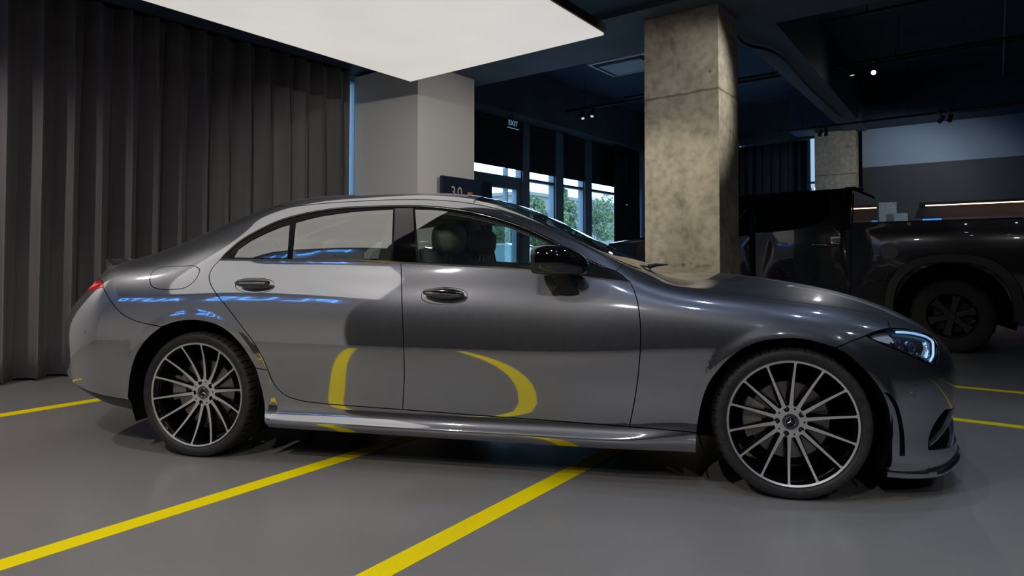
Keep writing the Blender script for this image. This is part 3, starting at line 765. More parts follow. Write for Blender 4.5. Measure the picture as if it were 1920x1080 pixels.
def inset(lp, gap, lim=True):
    lp = np.array(clean(lp)); P, a, b, n = FD(lp); n = n*NSGN
    T = np.roll(P, -1, 0)-np.roll(P, 1, 0); T /= np.maximum(np.linalg.norm(T, axis=1), 1e-9)[:, None]
    D = np.cross(n, T)
    area = .5*np.sum(lp[:, 0]*np.roll(lp[:, 1], -1)-np.roll(lp[:, 0], -1)*lp[:, 1])
    out = []
    for k in range(len(lp)):
        J = np.stack([a[k], b[k]], 1); d = np.linalg.lstsq(J, D[k]*gap, rcond=None)[0]
        d = np.clip(d, -.08, .08)
        out.append(d)
    out = np.array(out)
    # choose the side that shrinks the polygon
    t1 = lp+out; A1 = .5*np.sum(t1[:, 0]*np.roll(t1[:, 1], -1)-np.roll(t1[:, 0], -1)*t1[:, 1])
    if (abs(A1) > abs(area)) == (gap > 0): out = -out
    t1 = lp+out
    # keep points on the centre plane / ends where they were
    for k in range(len(lp)):
        if lp[k, 1] > NT-.01: t1[k, 1] = lp[k, 1]
        if lp[k, 0] > NS-.01 or lp[k, 0] < .01: t1[k, 0] = lp[k, 0]
    return [tuple(p) for p in np.clip(t1, [0, 0], [NS, NT])]
SSC, TSC = .25, .11
ARCHES = ((0.0, .315, .385), (-2.93, .320, .402))
def arch_lip(P, n):
    """raised lip round the wheel openings: offset and the normal that goes with it"""
    for cx, cz, R in ARCHES:
        dx, dz = P[:, 0]-cx, P[:, 2]-cz; r = np.hypot(dx, dz)
        u = np.clip((r-R-.016)/.048, 0, 1); m = (dz > -.16) & (r < R+.066) & (P[:, 1] < -.6)
        k = np.clip((dz+.16)/.12, 0, 1)*m
        h = .007*(1-(3*u**2-2*u**3))*k; dh = -.007*(6*u-6*u**2)/.048*k
        P = P+np.stack([0*h, -h, 0*h], 1)
        n = n-np.stack([dh*dx/np.maximum(r, 1e-6), 0*h, dh*dz/np.maximum(r, 1e-6)], 1)
    return P, n/np.maximum(np.linalg.norm(n, axis=1), 1e-9)[:, None]
def surf_mesh(name, outer, holes=(), gap=.0024, off=0.0, flange=.014, step=.024, both=False, mirror=False, hgap=None, bulge=None, lip=False):
    o = inset(outer, gap) if gap else clean(outer)
    hs = [inset(h, -(gap if hgap is None else hgap)) if (gap or hgap) else clean(h) for h in holes]
    sc = lambda L: [(p[0]*SSC, p[1]*TSC) for p in L]
    V, T = fill2d(sc(o), [sc(h) for h in hs], (step, step))
    st = V/np.array([SSC, TSC])
    P, a, b, n = FD(st); n = n*NSGN; P0 = F(st)
    # degenerate corners: fall back to mesh normals there
    P = P0-n*off
    if lip: P, n = arch_lip(P, n)
    if bulge is not None: P = P+n*bulge(st)[:, None]
    m = P0[:, 1] > -1e-4
    n[m, 1] = 0; n /= np.maximum(np.linalg.norm(n, axis=1), 1e-9)[:, None]
    verts = [tuple(p) for p in P]; faces = []; ln = []
    for t in T:
        c = np.cross(P[t[1]]-P[t[0]], P[t[2]]-P[t[0]])
        if c@n[t].sum(0) < 0: t = t[::-1]
        faces.append(tuple(int(i) for i in t)); ln += [n[i] for i in t]
    if flange:
        ed = {}
        for f in faces:
            for i in range(3): ed[(f[i], f[(i+1) % 3])] = 1
        low = {}
        def lo(i):
            if i not in low:
                low[i] = len(verts); verts.append(tuple(P[i]-n[i]*flange))
            return low[i]
        for (i, j) in list(ed):
            if (j, i) in ed: continue
            if P[i][1] > -1e-4 and P[j][1] > -1e-4: continue
            f = (j, i, lo(i), lo(j)); faces.append(f)
            q = np.cross(np.array(verts[f[1]])-np.array(verts[f[0]]), np.array(verts[f[3]])-np.array(verts[f[0]]))
            q /= max(np.linalg.norm(q), 1e-9); ln += [q]*4
    if both or mirror:
        mv = [(x, -y, z) for x, y, z in verts]
        mf = [tuple(reversed(f)) for f in faces]; ml = []; k = 0
        for f in faces:
            q = ln[k:k+len(f)]; k += len(f)
            ml += [np.array([v[0], -v[1], v[2]]) for v in reversed(q)]
        if mirror: verts, faces, ln = mv, mf, ml
        else:
            b0 = len(verts); verts = verts+mv; faces = faces+[tuple(i+b0 for i in f) for f in mf]; ln = ln+ml
    me = bpy.data.meshes.new(name); me.from_pydata(verts, [], faces)
    me.polygons.foreach_set('use_smooth', [True]*len(me.polygons))
    me.normals_split_custom_set([tuple(v) for v in ln])
    me.update()
    return me
CAR = thing('car', 'grey four-door coupe seen side on, parked across the yellow floor lines under the luminous ceiling', 'car')
def panel(name, outer, mats, holes=(), parent=None, sides=2, label=None, **k):
    r = []
    for mir in ([False, True] if sides == 2 else [False]):
        me = surf_mesh(name, outer, holes, mirror=mir, both=(sides == 1), **k)
        o = link(name, me, mats, (parent[1] if mir else parent[0]) if isinstance(parent, tuple) else (parent or CAR))
        if label: o['label'] = label
        r.append(o)
    return tuple(r) if len(r) == 2 else r[0]

# ---- traced shut lines (photo pixels), shared between neighbours
L_RDOOR = [(413,487),(398,503),(392,518),(394,530),(405,550),(425,575),(450,608),(475,641),(493,672),(503,694),(511,714),(521,729),(535,741),(560,750),(600,756),(660,761),(755,768)]
C_RD1 = px(L_RDOOR[:10]); C_RD2 = px(L_RDOOR[9:])
C_B = px([(752,492),(753.5,560),(757,650),(758,700),(755,768)])
C_FB = px([(755,768),(900,779),(1040,789),(1180,800)])
C_FG = px([(1182,530),(1189,545),(1195,565),(1199,590),(1201,640),(1198,690),(1190,750),(1180,800)])
C_FNB = px([(1180,800),(1240,805),(1306,811)])
C_BELT1 = px([(413,487),(560,488.5),(735,491),(752,492)])
C_BELT2 = px([(752,492),(880,499),(1000,507),(1100,520),(1182,530)])
C_DLO = px([(413,487),(420,478),(430,468),(450,451),(480,433),(520,414),(560,402),(600,394),(640,389),(700,386),(740,385),(780,385),(830,388),(880,395),(930,407),(980,424),(1020,442),(1060,463),(1100,485),(1130,499),(1155,508)])
C_DLOE = px([(1155,508),(1170,519),(1182,530)], 4)
C_RA = px([(496,787),(497,760),(493,735),(487,712),(481,690)], 5)
C_RA2 = px([(481,690),(473,676),(453,646),(433,625),(410,610),(383,602),(360,600),(333,603),(305,612)], 5)
C_RA3 = px([(305,612),(280,633),(260,660),(246,705),(242,743)], 5)
C_FA = px([(1305,848),(1306,811)], 5)
C_FA2 = px([(1306,811),(1310,783),(1317,750),(1330,717),(1350,690),(1373,667),(1400,650),(1433,639),(1467,635),(1500,635),(1533,642),(1567,652)], 5)
C_FA3 = px([(1567,652),(1587,664),(1610,683),(1630,704),(1650,731),(1662,757),(1669,800),(1672,862)], 5)
C_RBG = px([(305,612),(280,608),(250,600),(225,585),(205,560),(193,538)], 5)
C_HG = px([(1217,507),(1240,521),(1270,533),(1313,543),(1413,556),(1513,569),(1613,584),(1655,595),(1665,603),(1668,615)], 5)
C_APG = px([(1170,494),(1163,501),(1155,508)], 4)
C_COWLS = px([(1170,494),(1190,502),(1217,507)], 4)
C_HTOP = px([(1668,615),(1695,616),(1720,620),(1745,627),(1757,633)], 4)       # headlight top, hood side
C_HT2 = px([(1622,630),(1640,622),(1668,615)], 4)                                # headlight top, fender side
C_HFG = px([(1567,652),(1595,640),(1622,630)], 4)
C_HBOT = px([(1757,633),(1760,650),(1759,672),(1752,685),(1738,681),(1715,671),(1690,660),(1655,645),(1622,630)], 4)
C_HNOSE = seg(C_HTOP[-1], (18.0, 7.15), (18.6, 7.2), (20, 7.2))
# ---- body panels
def rev(c): return list(reversed(c))
ELL = lambda c, rx, ry, n=36: [(c[0]+rx*math.copysign(abs(math.cos(2*PI*k/n))**.85, math.cos(2*PI*k/n)), c[1]+ry*math.copysign(abs(math.sin(2*PI*k/n))**.85, math.sin(2*PI*k/n))) for k in range(n)]
def pxl(pts, step=4):      # closed traced outline, smoothed
    return [st_of(*p) for p in catmull(pts, True, float(step))]
def pxp(pts, step=5):      # closed traced outline, straight edges
    out = []
    for a, b in zip(pts, pts[1:]+pts[:1]): out += catmull_line((a, b), step)[:-1]
    return [st_of(*p) for p in out]
H_R = pxl(ELL((478, 535), 36.5, 13.5)); H_F = pxl(ELL((833.5, 555), 43, 15.5))
FUEL = pxl([(281,521),(285,511),(296,503),(318,499.5),(345,499),(366,499.5),(374,505),(371,517),(360,531),(345,540),(325,542.5),(300,542),(284,536)])
D_FRONT = C_BELT2+C_FG+rev(C_FB)+rev(C_B)
D_REAR = C_BELT1+C_B+rev(C_RD2)+rev(C_RD1)
T_P = 9.9
SAP = C_APG[0]
C_LAMPIN = px([(188,524),(193,530),(193,538)], 3)
LT = C_LAMPIN[0]
RAIL = seg(SAP, (12.25, T_P), (9, T_P), (7.1, T_P), (6.6, 10.5), (5.0, 10.6), (4.2, 10.2), (3.5, 8.9), LT)
SIDE = C_DLO+rev(C_APG)+RAIL+C_LAMPIN+rev(C_RBG)+rev(C_RA2)+seg(C_RA[-1], C_RD2[0])+rev(C_RD1)
FEND = C_APG[:1]+C_COWLS+C_HG+rev(C_HT2)+rev(C_HFG)+rev(C_FA2)+rev(C_FNB)+rev(C_FG)+rev(C_DLOE)+rev(C_APG)
C_LAMPB = px([(193,538),(180,542),(165,548),(147,557)], 4)
LBE = C_LAMPB[-1]; LR = 1.35
TB = seg(LBE, (LR, 5.35)); 
RBUMP = C_RBG+C_LAMPB+TB+seg((LR, 5.35), (0, 5.2), (0, 1), (C_RA3[-1][0], 1.0), C_RA3[-1])+rev(C_RA3)
LAMP = C_LAMPIN+C_LAMPB+TB+seg((LR, 5.35), (LR, 6.9), LT)
TRUNK = seg(LT, (3.5, 8.9), (4.2, 10.2), (4.55, 10.5), (4.55, 13), (0, 13), (0, 5.2), (LR, 5.35), (LR, 6.9), LT)
WSTOP, WSBOT = 9.72, 12.45
CW = C_COWLS[-1]
ROOF = seg((7.1, T_P), (WSTOP, T_P), (WSTOP-.12, 13), (6.8, 13), (6.8, 10.8), (6.65, 10.5), (7.1, T_P))
RGL = seg((4.6, 10.5), (5.0, 10.55), (6.6, 10.45), (6.8, 10.8), (6.8, 13), (4.6, 13), (4.6, 10.5))
WS = seg((WSTOP, T_P), (12.25, T_P), SAP)+C_COWLS+seg(CW, (WSBOT, 11.2), (WSBOT, 13), (WSTOP-.12, 13), (WSTOP, T_P))
HOOD = C_HG+C_HTOP+C_HNOSE+seg((20, 7.2), (20, 13), (WSBOT, 13), (WSBOT, 11.2), C_HG[0])
BB = st_of(1672, 860)
SLIT = px([(1655,734),(1670,740),(1681,756),(1689,780),(1695,812),(1697,855)], 3)+px([(1687,855),(1686,812),(1681,780),(1673,757),(1664,743),(1655,734)], 3)
_il = px([(1772,768),(1762,780),(1752,795),(1744,812),(1740,832),(1741,844)], 4)
print('intake', _il[0], _il[-1])
INTK = _il+seg(_il[-1], (18.72, _il[-1][1]), (18.72, min(4.4, _il[0][1])), _il[0])
FBUMP = C_HFG+rev(C_HBOT)+C_HNOSE+seg((20, 7.2), (20, 6.8), (19.05, 6.6), (18.75, 5.6), (18.95, 3.3), (20, 3.1), (20, .15), (BB[0], .15), BB)+rev(C_FA3)
SILL = seg(C_RA[-1], C_RD2[0])+C_RD2+C_FB+C_FNB+rev(C_FA)+seg(C_FA[0], (C_FA[0][0], .05), (C_RA[0][0], .05), C_RA[0])+C_RA
print('traced points off the surface:', len(MISS), MISS[:20])

df = panel('front_door', D_FRONT, PAINT, holes=[H_F])
dr = panel('rear_door', D_REAR, PAINT, holes=[H_R])
panel('side_frame', SIDE, PAINT, holes=[FUEL], lip=True, step=.013)
panel('fuel_door', FUEL, PAINT)
panel('fender', FEND, PAINT, lip=True, step=.013)
sl = panel('sill', SILL, PAINT, lip=True, step=.013)
rb = panel('rear_bumper', RBUMP, PAINT, sides=1, lip=True, step=.014)
panel('rear_valance', seg((0, 1), (C_RA3[-1][0], 1.0), (C_RA3[-1][0]-.02, .05), (0, .05), (0, 1)), TRIM, sides=1)
fb = panel('front_bumper', FBUMP, PAINT, holes=[SLIT, INTK], sides=1, hgap=.0005, flange=.02, lip=True, step=.014)
panel('hood', HOOD, PAINT, sides=1)
panel('roof', ROOF, PAINT, sides=1)
panel('trunk_lid', TRUNK, PAINT, sides=1)
panel('windscreen', WS, AUTOGL, sides=1, flange=0, off=.003)
panel('rear_window', RGL, glass('privacy_glass', (.12, .14, .14), .08), sides=1, flange=0, off=.003)
tl = panel('tail_lamp', LAMP, REDL, label='red tail lamp')
panel('light_guide', pxp([(151,551),(157,543),(168,533),(180,528),(186,531),(176,537),(163,543)]), mat('tail_guide', (.8, .1, .1), .2, emit=(1, .10, .12), estr=.55), parent=tl, gap=0, off=-.001, flange=0, step=.01)

# dark liner behind the shut lines and intakes
BT = .15
LINE = seg((0, BT), (C_RA3[-1][0], BT), C_RA3[-1])+rev(C_RA3)+rev(C_RA2)+rev(C_RA)+seg(C_RA[0], (C_RA[0][0]+.01, BT), (C_FA[0][0]-.01, BT), C_FA[0])+C_FA+C_FA2+C_FA3+seg(BB, (BB[0], BT), (20, BT), (20, 6.9), (17.4, 6.8))+seg((17.4,6.8), (16, 6.9), (13, 7.1), (12.2, 6.75), (6.2, 6.75), (5, 7.3), (3.2, 7.0), (0, 7.0), (0, BT))
HLP = C_HTOP+C_HBOT+rev([C_HT2[k] for k in range(len(C_HT2))])[:0]+C_HT2
panel('body_liner', LINE, VOID, holes=[], sides=1, off=.021, flange=0, gap=.004, step=.04)

# window frames, glass
G_Q = pxp([(437,482.5),(446,467),(470,450.5),(500,435.5),(530,423.5),(543,420),(538,484)])
G_R = pxl([(554,416.5),(600,404.5),(640,399),(690,393.5),(736,391.5),(737,393),(734,486.5),(733,488),(700,487.5),(600,486),(548,485),(547,483),(551,430)][::1], 6) if False else pxp([(554,416.5),(577,410),(600,404.5),(640,398.5),(665,395.5),(690,393.5),(737,391),(733,488),(547,485)])
G_F = pxp([(778,391),(805,391.5),(830,393.5),(855,397),(880,401.5),(905,407),(930,414),(955,421.5),(980,431),(1000,439.5),(1020,449),(1040,460),(1058,471),(1050,507.5),(784,490.5)])
DLO = C_DLO+C_DLOE+rev(C_BELT2)+rev(C_BELT1)
wf = panel('window_frame', DLO, SEAL, holes=[G_Q, G_R, G_F], gap=.001, hgap=.0001, off=.002, flange=.006)
for nm, g in (('quarter_window', G_Q), ('rear_door_window', G_R), ('front_door_window', G_F)):
    panel(nm, g, AUTOGL, off=.0045, flange=0, gap=-.002)
BP = pxp([(741,391),(774,390.5),(780,490.5),(737,488.5)])
panel('door_pillar_cover', BP, GLOSS, gap=0, off=-.001, flange=.004)
def belt_strip(mir):
    bm = bmesh.new()
    pts = C_BELT1[:-1]+C_BELT2
    P, a, b, n = FD(pts); n = n*NSGN
    s = -1 if mir else 1
    rows = []
    for p, m in zip(P, n):
        q = [p+m*.001+np.array([0, 0, -.006]), p+m*.006+np.array([0, 0, -.003]), p+m*.006+np.array([0, 0, .004]), p+m*.001+np.array([0, 0, .006])]
        rows.append([bm.verts.new((v[0], v[1]*s, v[2])) for v in q])
    for r0, r1 in zip(rows, rows[1:]):
        for k in range(3): bm.faces.new((r0[k], r0[k+1], r1[k+1], r1[k]))
    done(bm, 'belt_moulding', DCHROME, CAR, smooth=1.2)
belt_strip(0); belt_strip(1)
for mir in (0, 1):
    bm = bmesh.new(); s_ = -1 if mir else 1
    q_ = inset(C_DLO+C_DLOE[1:]+rev(C_BELT2)[1:]+rev(C_BELT1)[1:], .009)[3:len(C_DLO)-3]
    P, a, b, n = FD(q_); n = n*NSGN
    tube(bm, [(p[0], p[1]*s_, p[2]) for p in P+n*.0005], .0022, 6)
    done(bm, 'window_highlight_line', DCHROME, CAR, smooth=1.2)  # tube imitates the highlight along the black window trim
def roof_seam(mir):
    bm = bmesh.new(); s = -1 if mir else 1
    P, a, b, n = FD([(q, 9.9) for q in np.linspace(6.9, 12.25, 60)]); n = n*NSGN
    tube(bm, [(p[0], p[1]*s, p[2]) for p in P-n*.001], .0035, 6)
    done(bm, 'roof_seal', TRIM, CAR, smooth=1.2)
roof_seam(0); roof_seam(1)

# inner shell: headliner and pillars
INSH = seg((4.3, 7.6), (12.6, 7.6), (12.6, 13), (4.3, 13), (4.3, 7.6))
DLOI = inset(C_DLO+C_DLOE+rev(C_BELT2)+rev(C_BELT1), .012)
def cut_low(lp, t0): return [(s, max(t, t0)) for s, t in lp]
WSI = seg((WSTOP+.15, 10.3), (12.2, 10.3), (12.58, 8.0), (12.58, 12.98), (WSTOP+.15, 12.98), (WSTOP+.15, 10.3))
PIL = seg((4.35, 6.9), (12.3, 6.9), (12.3, 9.8), (4.35, 9.8), (4.35, 6.9))
ip = panel('inner_pillar_trim', PIL, HEADL, holes=[inset(G_Q, -.004), inset(G_R, -.004), inset(G_F, -.004)], off=.03, flange=0, gap=0, step=.03)
panel('headliner', seg((6.6, 9.8), (9.95, 9.8), (9.95, 13), (6.6, 13), (6.6, 9.8)), HEADL, sides=1, off=.03, flange=.012, gap=0, step=.05)
panel('door_trim', seg((7.5, 2.2), (12.2, 2.2), (12.2, 6.9), (7.5, 6.9), (7.5, 2.2)), LTHR, off=.07, flange=0, gap=0, step=.05)
# ---- handles
def handle(cs, par, L, mir):
    s = -1 if mir else 1
    P, a, b, n = FD([cs]); P = P[0]
    tx = a[0]/np.linalg.norm(a[0])
    bm = bmesh.new()
    vs = ico(bm, (0, 0, 0), L/2*1.02, .021, .027, 3, power=.86)
    R = Matrix(((tx[0], 0, 0), (tx[1], 1, 0), (tx[2], 0, 1)))
    for v in vs:
        v.co.z *= 1-.25*abs(v.co.x/(L/2))**2
        q = R @ v.co; q += Vector((P[0], P[1]-.020+.0*abs(v.co.x), P[2]+.012))
        v.co = (q.x, q.y*s, q.z)
    pts = []
    for k in range(13):
        u = (k/12-.5)*L*.93
        y = P[1]-.020-.0185*math.sqrt(max(0, 1-(abs(u)/(L/2))**2.6)); pts.append((P[0]+tx[0]*u, (y+tx[1]*u)*s, P[2]+tx[2]*u+.011))
    tube(bm, pts, [.001]+[.0035]*11+[.001], 6, mi=1)
    done(bm, 'door_handle', [mat('handle_grey', (.10, .10, .11), .12, .9, coat=1), CHROME], par, smooth=1.5)
for (name, H, L, par) in (('r', H_R, .20, dr), ('f', H_F, .21, df)):
    st = np.mean(np.array(H), 0)
    r = np.max(np.abs(np.array(H)-st), 0)
    bw = lambda q: -.017*np.clip(1-((q[:, 0]-st[0])/r[0])**2-((q[:, 1]-st[1])/r[1])**2, 0, 1)**.5
    for k in (0, 1):
        me = surf_mesh('handle_recess', H, gap=.0002, flange=0, step=.008, mirror=bool(k), bulge=bw)
        me.normals_split_custom_set([(0, 0, 0)]*len(me.loops))
        link('handle_recess', me, PAINT, par[k])
        handle(tuple(st), par[k], L, k)

# ---- door mirrors
def mirror(mir):
    s = -1 if mir else 1
    bm = bmesh.new()
    secs = []          # loft along x from the mirror glass (rear) to the nose of the shell
    for x, cz, ry, rz, cy in ((-1.112, 1.030, .088, .052, -.985), (-1.118, 1.030, .100, .064, -.985), (-1.10, 1.031, .108, .072, -.985), (-1.05, 1.032, .112, .0745, -.985), (-1.0, 1.030, .108, .073, -.98),
                              (-.95, 1.024, .097, .066, -.972), (-.91, 1.015, .080, .055, -.965), (-.885, 1.008, .058, .040, -.96), (-.872, 1.004, .030, .022, -.957), (-.868, 1.003, .006, .005, -.956)):
        ring = []
        for k in range(36):
            t = 2*PI*k/36; c, q = math.cos(t), math.sin(t)
            e = .72
            y = cy+ry*math.copysign(abs(c)**e, c); z = cz+rz*math.copysign(abs(q)**e, q)*(1 if q > 0 else .92)
            z += .012*(c*-1)*.4
            ring.append(bm.verts.new((x, y*s, z)))
        secs.append(ring)
    for A, B in zip(secs, secs[1:]):
        for k in range(36): bm.faces.new((A[k], A[(k+1) % 36], B[(k+1) % 36], B[k]))
    bm.faces.new(secs[0]); bm.faces.new(secs[-1][::-1])
    m = done(bm, 'door_mirror', GLOSS, CAR, smooth=.9)
    m['label'] = 'gloss black door mirror'
    bm = bmesh.new()
    prism(bm, [( -.985+.085*math.copysign(abs(math.cos(t))**.72, math.cos(t)), 1.03+.050*math.copysign(abs(math.sin(t))**.72, math.sin(t))) for t in [2*PI*k/28 for k in range(28)]], 'x', -1.1185, -1.1165)
    for v in bm.verts: v.co.y *= s
    done(bm, 'mirror_glass', CHROME, m)
    bm = bmesh.new()
    path = [((-1.005, -.945, .975), .050, .022), ((-.985, -.935, .945), .047, .022), ((-.975, -.925, .915), .045, .022), ((-.97, -.905, .885), .046, .02), ((-.965, -.88, .872), .048, .018)]
    rings = []
    for (c, rx, ry) in path:
        rings.append([bm.verts.new((c[0]+rx*math.cos(2*PI*k/20), (c[1]+ry*math.sin(2*PI*k/20))*s, c[2])) for k in range(20)])
    for A, B in zip(rings, rings[1:]):
        for k in range(20): bm.faces.new((A[k], A[(k+1) % 20], B[(k+1) % 20], B[k]))
    bm.faces.new(rings[0]); bm.faces.new(rings[-1][::-1])
    done(bm, 'mirror_arm', PLAST, m, smooth=1)
mirror(0); mirror(1)

# ---- headlamps
def bm_mirror(bm, mir):
    if mir:
        for v in bm.verts: v.co.y *= -1
HOUS = mat('lamp_housing', (.05, .055, .07), .25, .6)
REFL = mat('lamp_reflector', (.75, .78, .85), .12, 1)
DRL = mat('daytime_light', (.7, .85, 1), .3, emit=(.30, .62, 1.0), estr=.75)
PROJ = mat('projector_glass', (.02, .03, .06), .02, 0, coat=1, cr=.0)
hc = C_HTOP[:-1]+C_HBOT[:-1]+C_HT2[:-1]
for k in (0, 1):
    lens = link('headlamp', surf_mesh('headlamp', hc, gap=.001, off=.001, flange=0, step=.02, mirror=bool(k)), LENS, CAR)
    lens['label'] = 'headlamp with a pale blue daytime strip'
    link('lamp_surround', surf_mesh('lamp_surround', inset(hc, .0008), [inset(hc, .009)], gap=0, off=.003, flange=.02, step=.02, mirror=bool(k)), GLOSS, lens)
    link('lamp_bowl', surf_mesh('lamp_bowl', inset(hc, .002), gap=0, off=.019, flange=0, step=.02, mirror=bool(k)), HOUS, lens)
    for (u, v, r) in ((1686, 641, .024), (1712, 650, .029)):
        P, a, b, n = FD([st_of(u, v)]); n = Vector(n[0]*NSGN); P = Vector(P[0])
        d = (n*.6+Vector((.5, -.35, 0))).normalized()
        c = P-n*.010
        bm = bmesh.new()
        tube(bm, [c-d*.012, c-d*.002], [r, r], 28, True); bm_mirror(bm, k)
        done(bm, 'lamp_reflector', REFL, lens, smooth=.8)
        bm = bmesh.new(); vs = ico(bm, (0, 0, 0), r*.82, r*.82, r*.5, 3)
        q = d.to_track_quat('Z', 'Y').to_matrix()
        for w in vs: w.co = q @ w.co + c-d*.003
        bm_mirror(bm, k)
        done(bm, 'projector_lens', PROJ, lens, smooth=3)
    for pp in ([(1631,630),(1650,626),(1668,624),(1678,634),(1671,643),(1650,637)], [(1720,664),(1731,668),(1737,650),(1733,638),(1741,640),(1744,660),(1741,676)]):
        link('lamp_reflector', surf_mesh('lamp_reflector', pxp(pp, 3), gap=0, off=.014, flange=0, step=.012, mirror=bool(k)), mat('lamp_white_bezel', (.85, .88, .95), .3, .6), lens)
    for nm, tr, w, M, of in (('daytime_strip', [(1682,620.5),(1700,621),(1722,624.5),(1742,631),(1751,638),(1753,652),(1752,668),(1747,677)], .0050, DRL, .008), ('daytime_strip', [(1738,640),(1743,650),(1743,662),(1740,671)], .0032, DRL, .010),
                      ('lamp_reflector', [(1634,630),(1648,626),(1662,624),(1676,624)], .006, REFL, .012),
                      ('lamp_reflector', [(1722,662),(1734,670),(1742,673),(1744,655),(1741,645)], .006, REFL, .012)):
        P, a, b, n = FD(px(tr, 3)); n = n*NSGN; bm = bmesh.new()
        tube(bm, [tuple(p-m*of) for p, m in zip(P, n)], w, 8); bm_mirror(bm, k)
        done(bm, nm, M, lens, smooth=2)

# ---- front splitter, intake fins, grille
def sweep(name, prof_fn, svals, mats, par=None):
    bm = bmesh.new(); both = []
    for s in (1, -1):
        rows = []
        for q in svals:
            rows.append([bm.verts.new((p[0], p[1]*s, p[2])) for p in prof_fn(q)])
        n = len(rows[0])
        for A, B in zip(rows, rows[1:]):
            for k in range(n): bm.faces.new((A[k], A[(k+1) % n], B[(k+1) % n], B[k]))
        bm.faces.new(rows[0])
    bmesh.ops.remove_doubles(bm, verts=bm.verts, dist=1e-5)
    return done(bm, name, mats, par or CAR, smooth=.7)
def split_prof(q):
    P, a, b, n = FD([(q, .3)]); P = P[0]; t = a[0]/np.linalg.norm(a[0]); o = np.array([-t[1], t[0], 0])
    if o[1]*NSGN*0 + (o@np.array([.3, -1 if P[1] < -.05 else 0, 0])) < 0: o = -o
    if q > 19.9: o = np.array([1, 0, 0])
    g = min(1, max(0, (q-16.3)/1.6)); e = .004+.030*g
    up = .035*max(0, min(1, (q-17.2)/1.0))*max(0, min(1, (19.6-q)/1.0))
    z = P[2]-.02
    return [P*[1, 1, 0]-o*.03+[0, 0, z-.004], P*[1, 1, 0]+o*e*.6+[0, 0, z-.006+up*.5], P*[1, 1, 0]+o*e+[0, 0, z+.008+up], P*[1, 1, 0]+o*e*.8+[0, 0, z+.022+up], P*[1, 1, 0]-o*.004+[0, 0, z+.034], P*[1, 1, 0]-o*.03+[0, 0, z+.034]]
sweep('front_splitter', split_prof, list(np.linspace(BB[0]-.05, 20, 60)), PAINT)
for t0 in (1.6, 2.6):
    for k in (0, 1):
        bm = bmesh.new(); rows = []
        for q in np.linspace(_il[-1][0]+.05, 18.72, 8):
            P, a, b, n = FD([(q, t0+.9*(q-17.9))]); n = n[0]*NSGN; P = P[0]
            rows.append([bm.verts.new(tuple(P+m)) for m in (-n*.018+[0, 0, .004], -n*.001+[0, 0, .0], -n*.001+[0, 0, -.008], -n*.018+[0, 0, -.008])])
        for A, B in zip(rows, rows[1:]):
            for j in range(4): bm.faces.new((A[j], A[(j+1) % 4], B[(j+1) % 4], B[j]))
        bm_mirror(bm, k); done(bm, 'intake_fin', PAINT, fb, smooth=.8)
GR = seg((20, 6.75), (19.1, 6.55), (18.82, 5.6), (19.0, 3.4), (20, 3.2), (20, 6.75))
gr = panel('grille', GR, PLAST, sides=1, off=.018, flange=0, gap=0)
bm = bmesh.new()
for zz in (.40, .48, .56):
    tube(bm, [(.842-.30*yy*yy, yy, zz) for yy in np.linspace(-.36, .36, 13)], .006, 6)
tube(bm, [(.846, 0, .39), (.846, 0, .57)], .006, 6)
bmesh.ops.remove_doubles(bm, verts=bm.verts, dist=1e-5)
done(bm, 'grille_bars', CHROME, gr)
def star(bm, R, d, w, axis_fn, mi=0):
    for k in range(3):
        th = PI/2+k*2*PI/3
        tip = (R*math.cos(th), R*math.sin(th)); l = (w*math.cos(th+PI/3), w*math.sin(th+PI/3)); r = (w*math.cos(th-PI/3), w*math.sin(th-PI/3))
        T, L_, R_, C0 = [bm.verts.new(axis_fn(*p, h)) for p, h in ((tip, 0), (l, 0), (r, 0), ((0, 0), d))]
        bm.faces.new((T, L_, C0)).material_index = mi; bm.faces.new((T, C0, R_)).material_index = mi
bm = bmesh.new()
tube(bm, [(.868, .088*math.cos(2*PI*k/40), .49+.088*math.sin(2*PI*k/40)) for k in range(40)], .006, 8, closed=True)
star(bm, .084, .01, .012, lambda x, y, h: (.864+h, x, .49+y))
done(bm, 'grille_emblem', CHROME, gr)
# ---- trunk lip
def lip_prof(q):
    P, a, b, n = FD([(q, 8.2), (q, 10.2), (q, 7.6)])
    f = min(1, (3.15-q)/.5) if q < 3.15 else 0
    e = np.array([-.030, 0, .030])*f
    return [P[1], P[0]*.45+P[1]*.55+[0, 0, .022*f], P[0]+e+[0, 0, .004], P[0]+e-[0, 0, .012*f], P[2]+[-.004, 0, 0]]
sweep('trunk_spoiler', lip_prof, list(np.linspace(3.25, 0.02, 40)), PAINT)
# ---- parking sensors on the bumpers
for (u, v, r) in ((1712, 739, .013), (159, 622, .010)):
    P, a, b, n = FD([st_of(u, v)]); n = Vector(n[0]*NSGN); P = Vector(P[0])
    for k in (0, 1):
        bm = bmesh.new(); q = n.to_track_quat('Z', 'Y').to_matrix()
        tube(bm, [P+n*.0005+q @ Vector((r*math.cos(t), r*math.sin(t), 0)) for t in [2*PI*j/24 for j in range(24)]], .0011, 6, closed=True)
        tube(bm, [P-n*.001, P+n*.0015], r*.8, 20)
        bm_mirror(bm, k); done(bm, 'parking_sensor', PAINT, fb if u > 900 else rb, smooth=.8)
# reflector insert on the rear bumper corner
# ---- wiper
bm = bmesh.new()
w0 = at_y(1216, 500, -.55); w1 = at_y(1252, 496, -.50)
tube(bm, [w0, w0*.6+w1*.4+Vector((0, 0, .004)), w1], [.012, .009, .003], 8)
tube(bm, [w0+Vector((0, 0, .0)), w0+Vector((-.25, .35, .02)), w0+Vector((-.3, .7, .04))], .006, 6)
done(bm, 'wiper', TRIM, CAR, smooth=1)

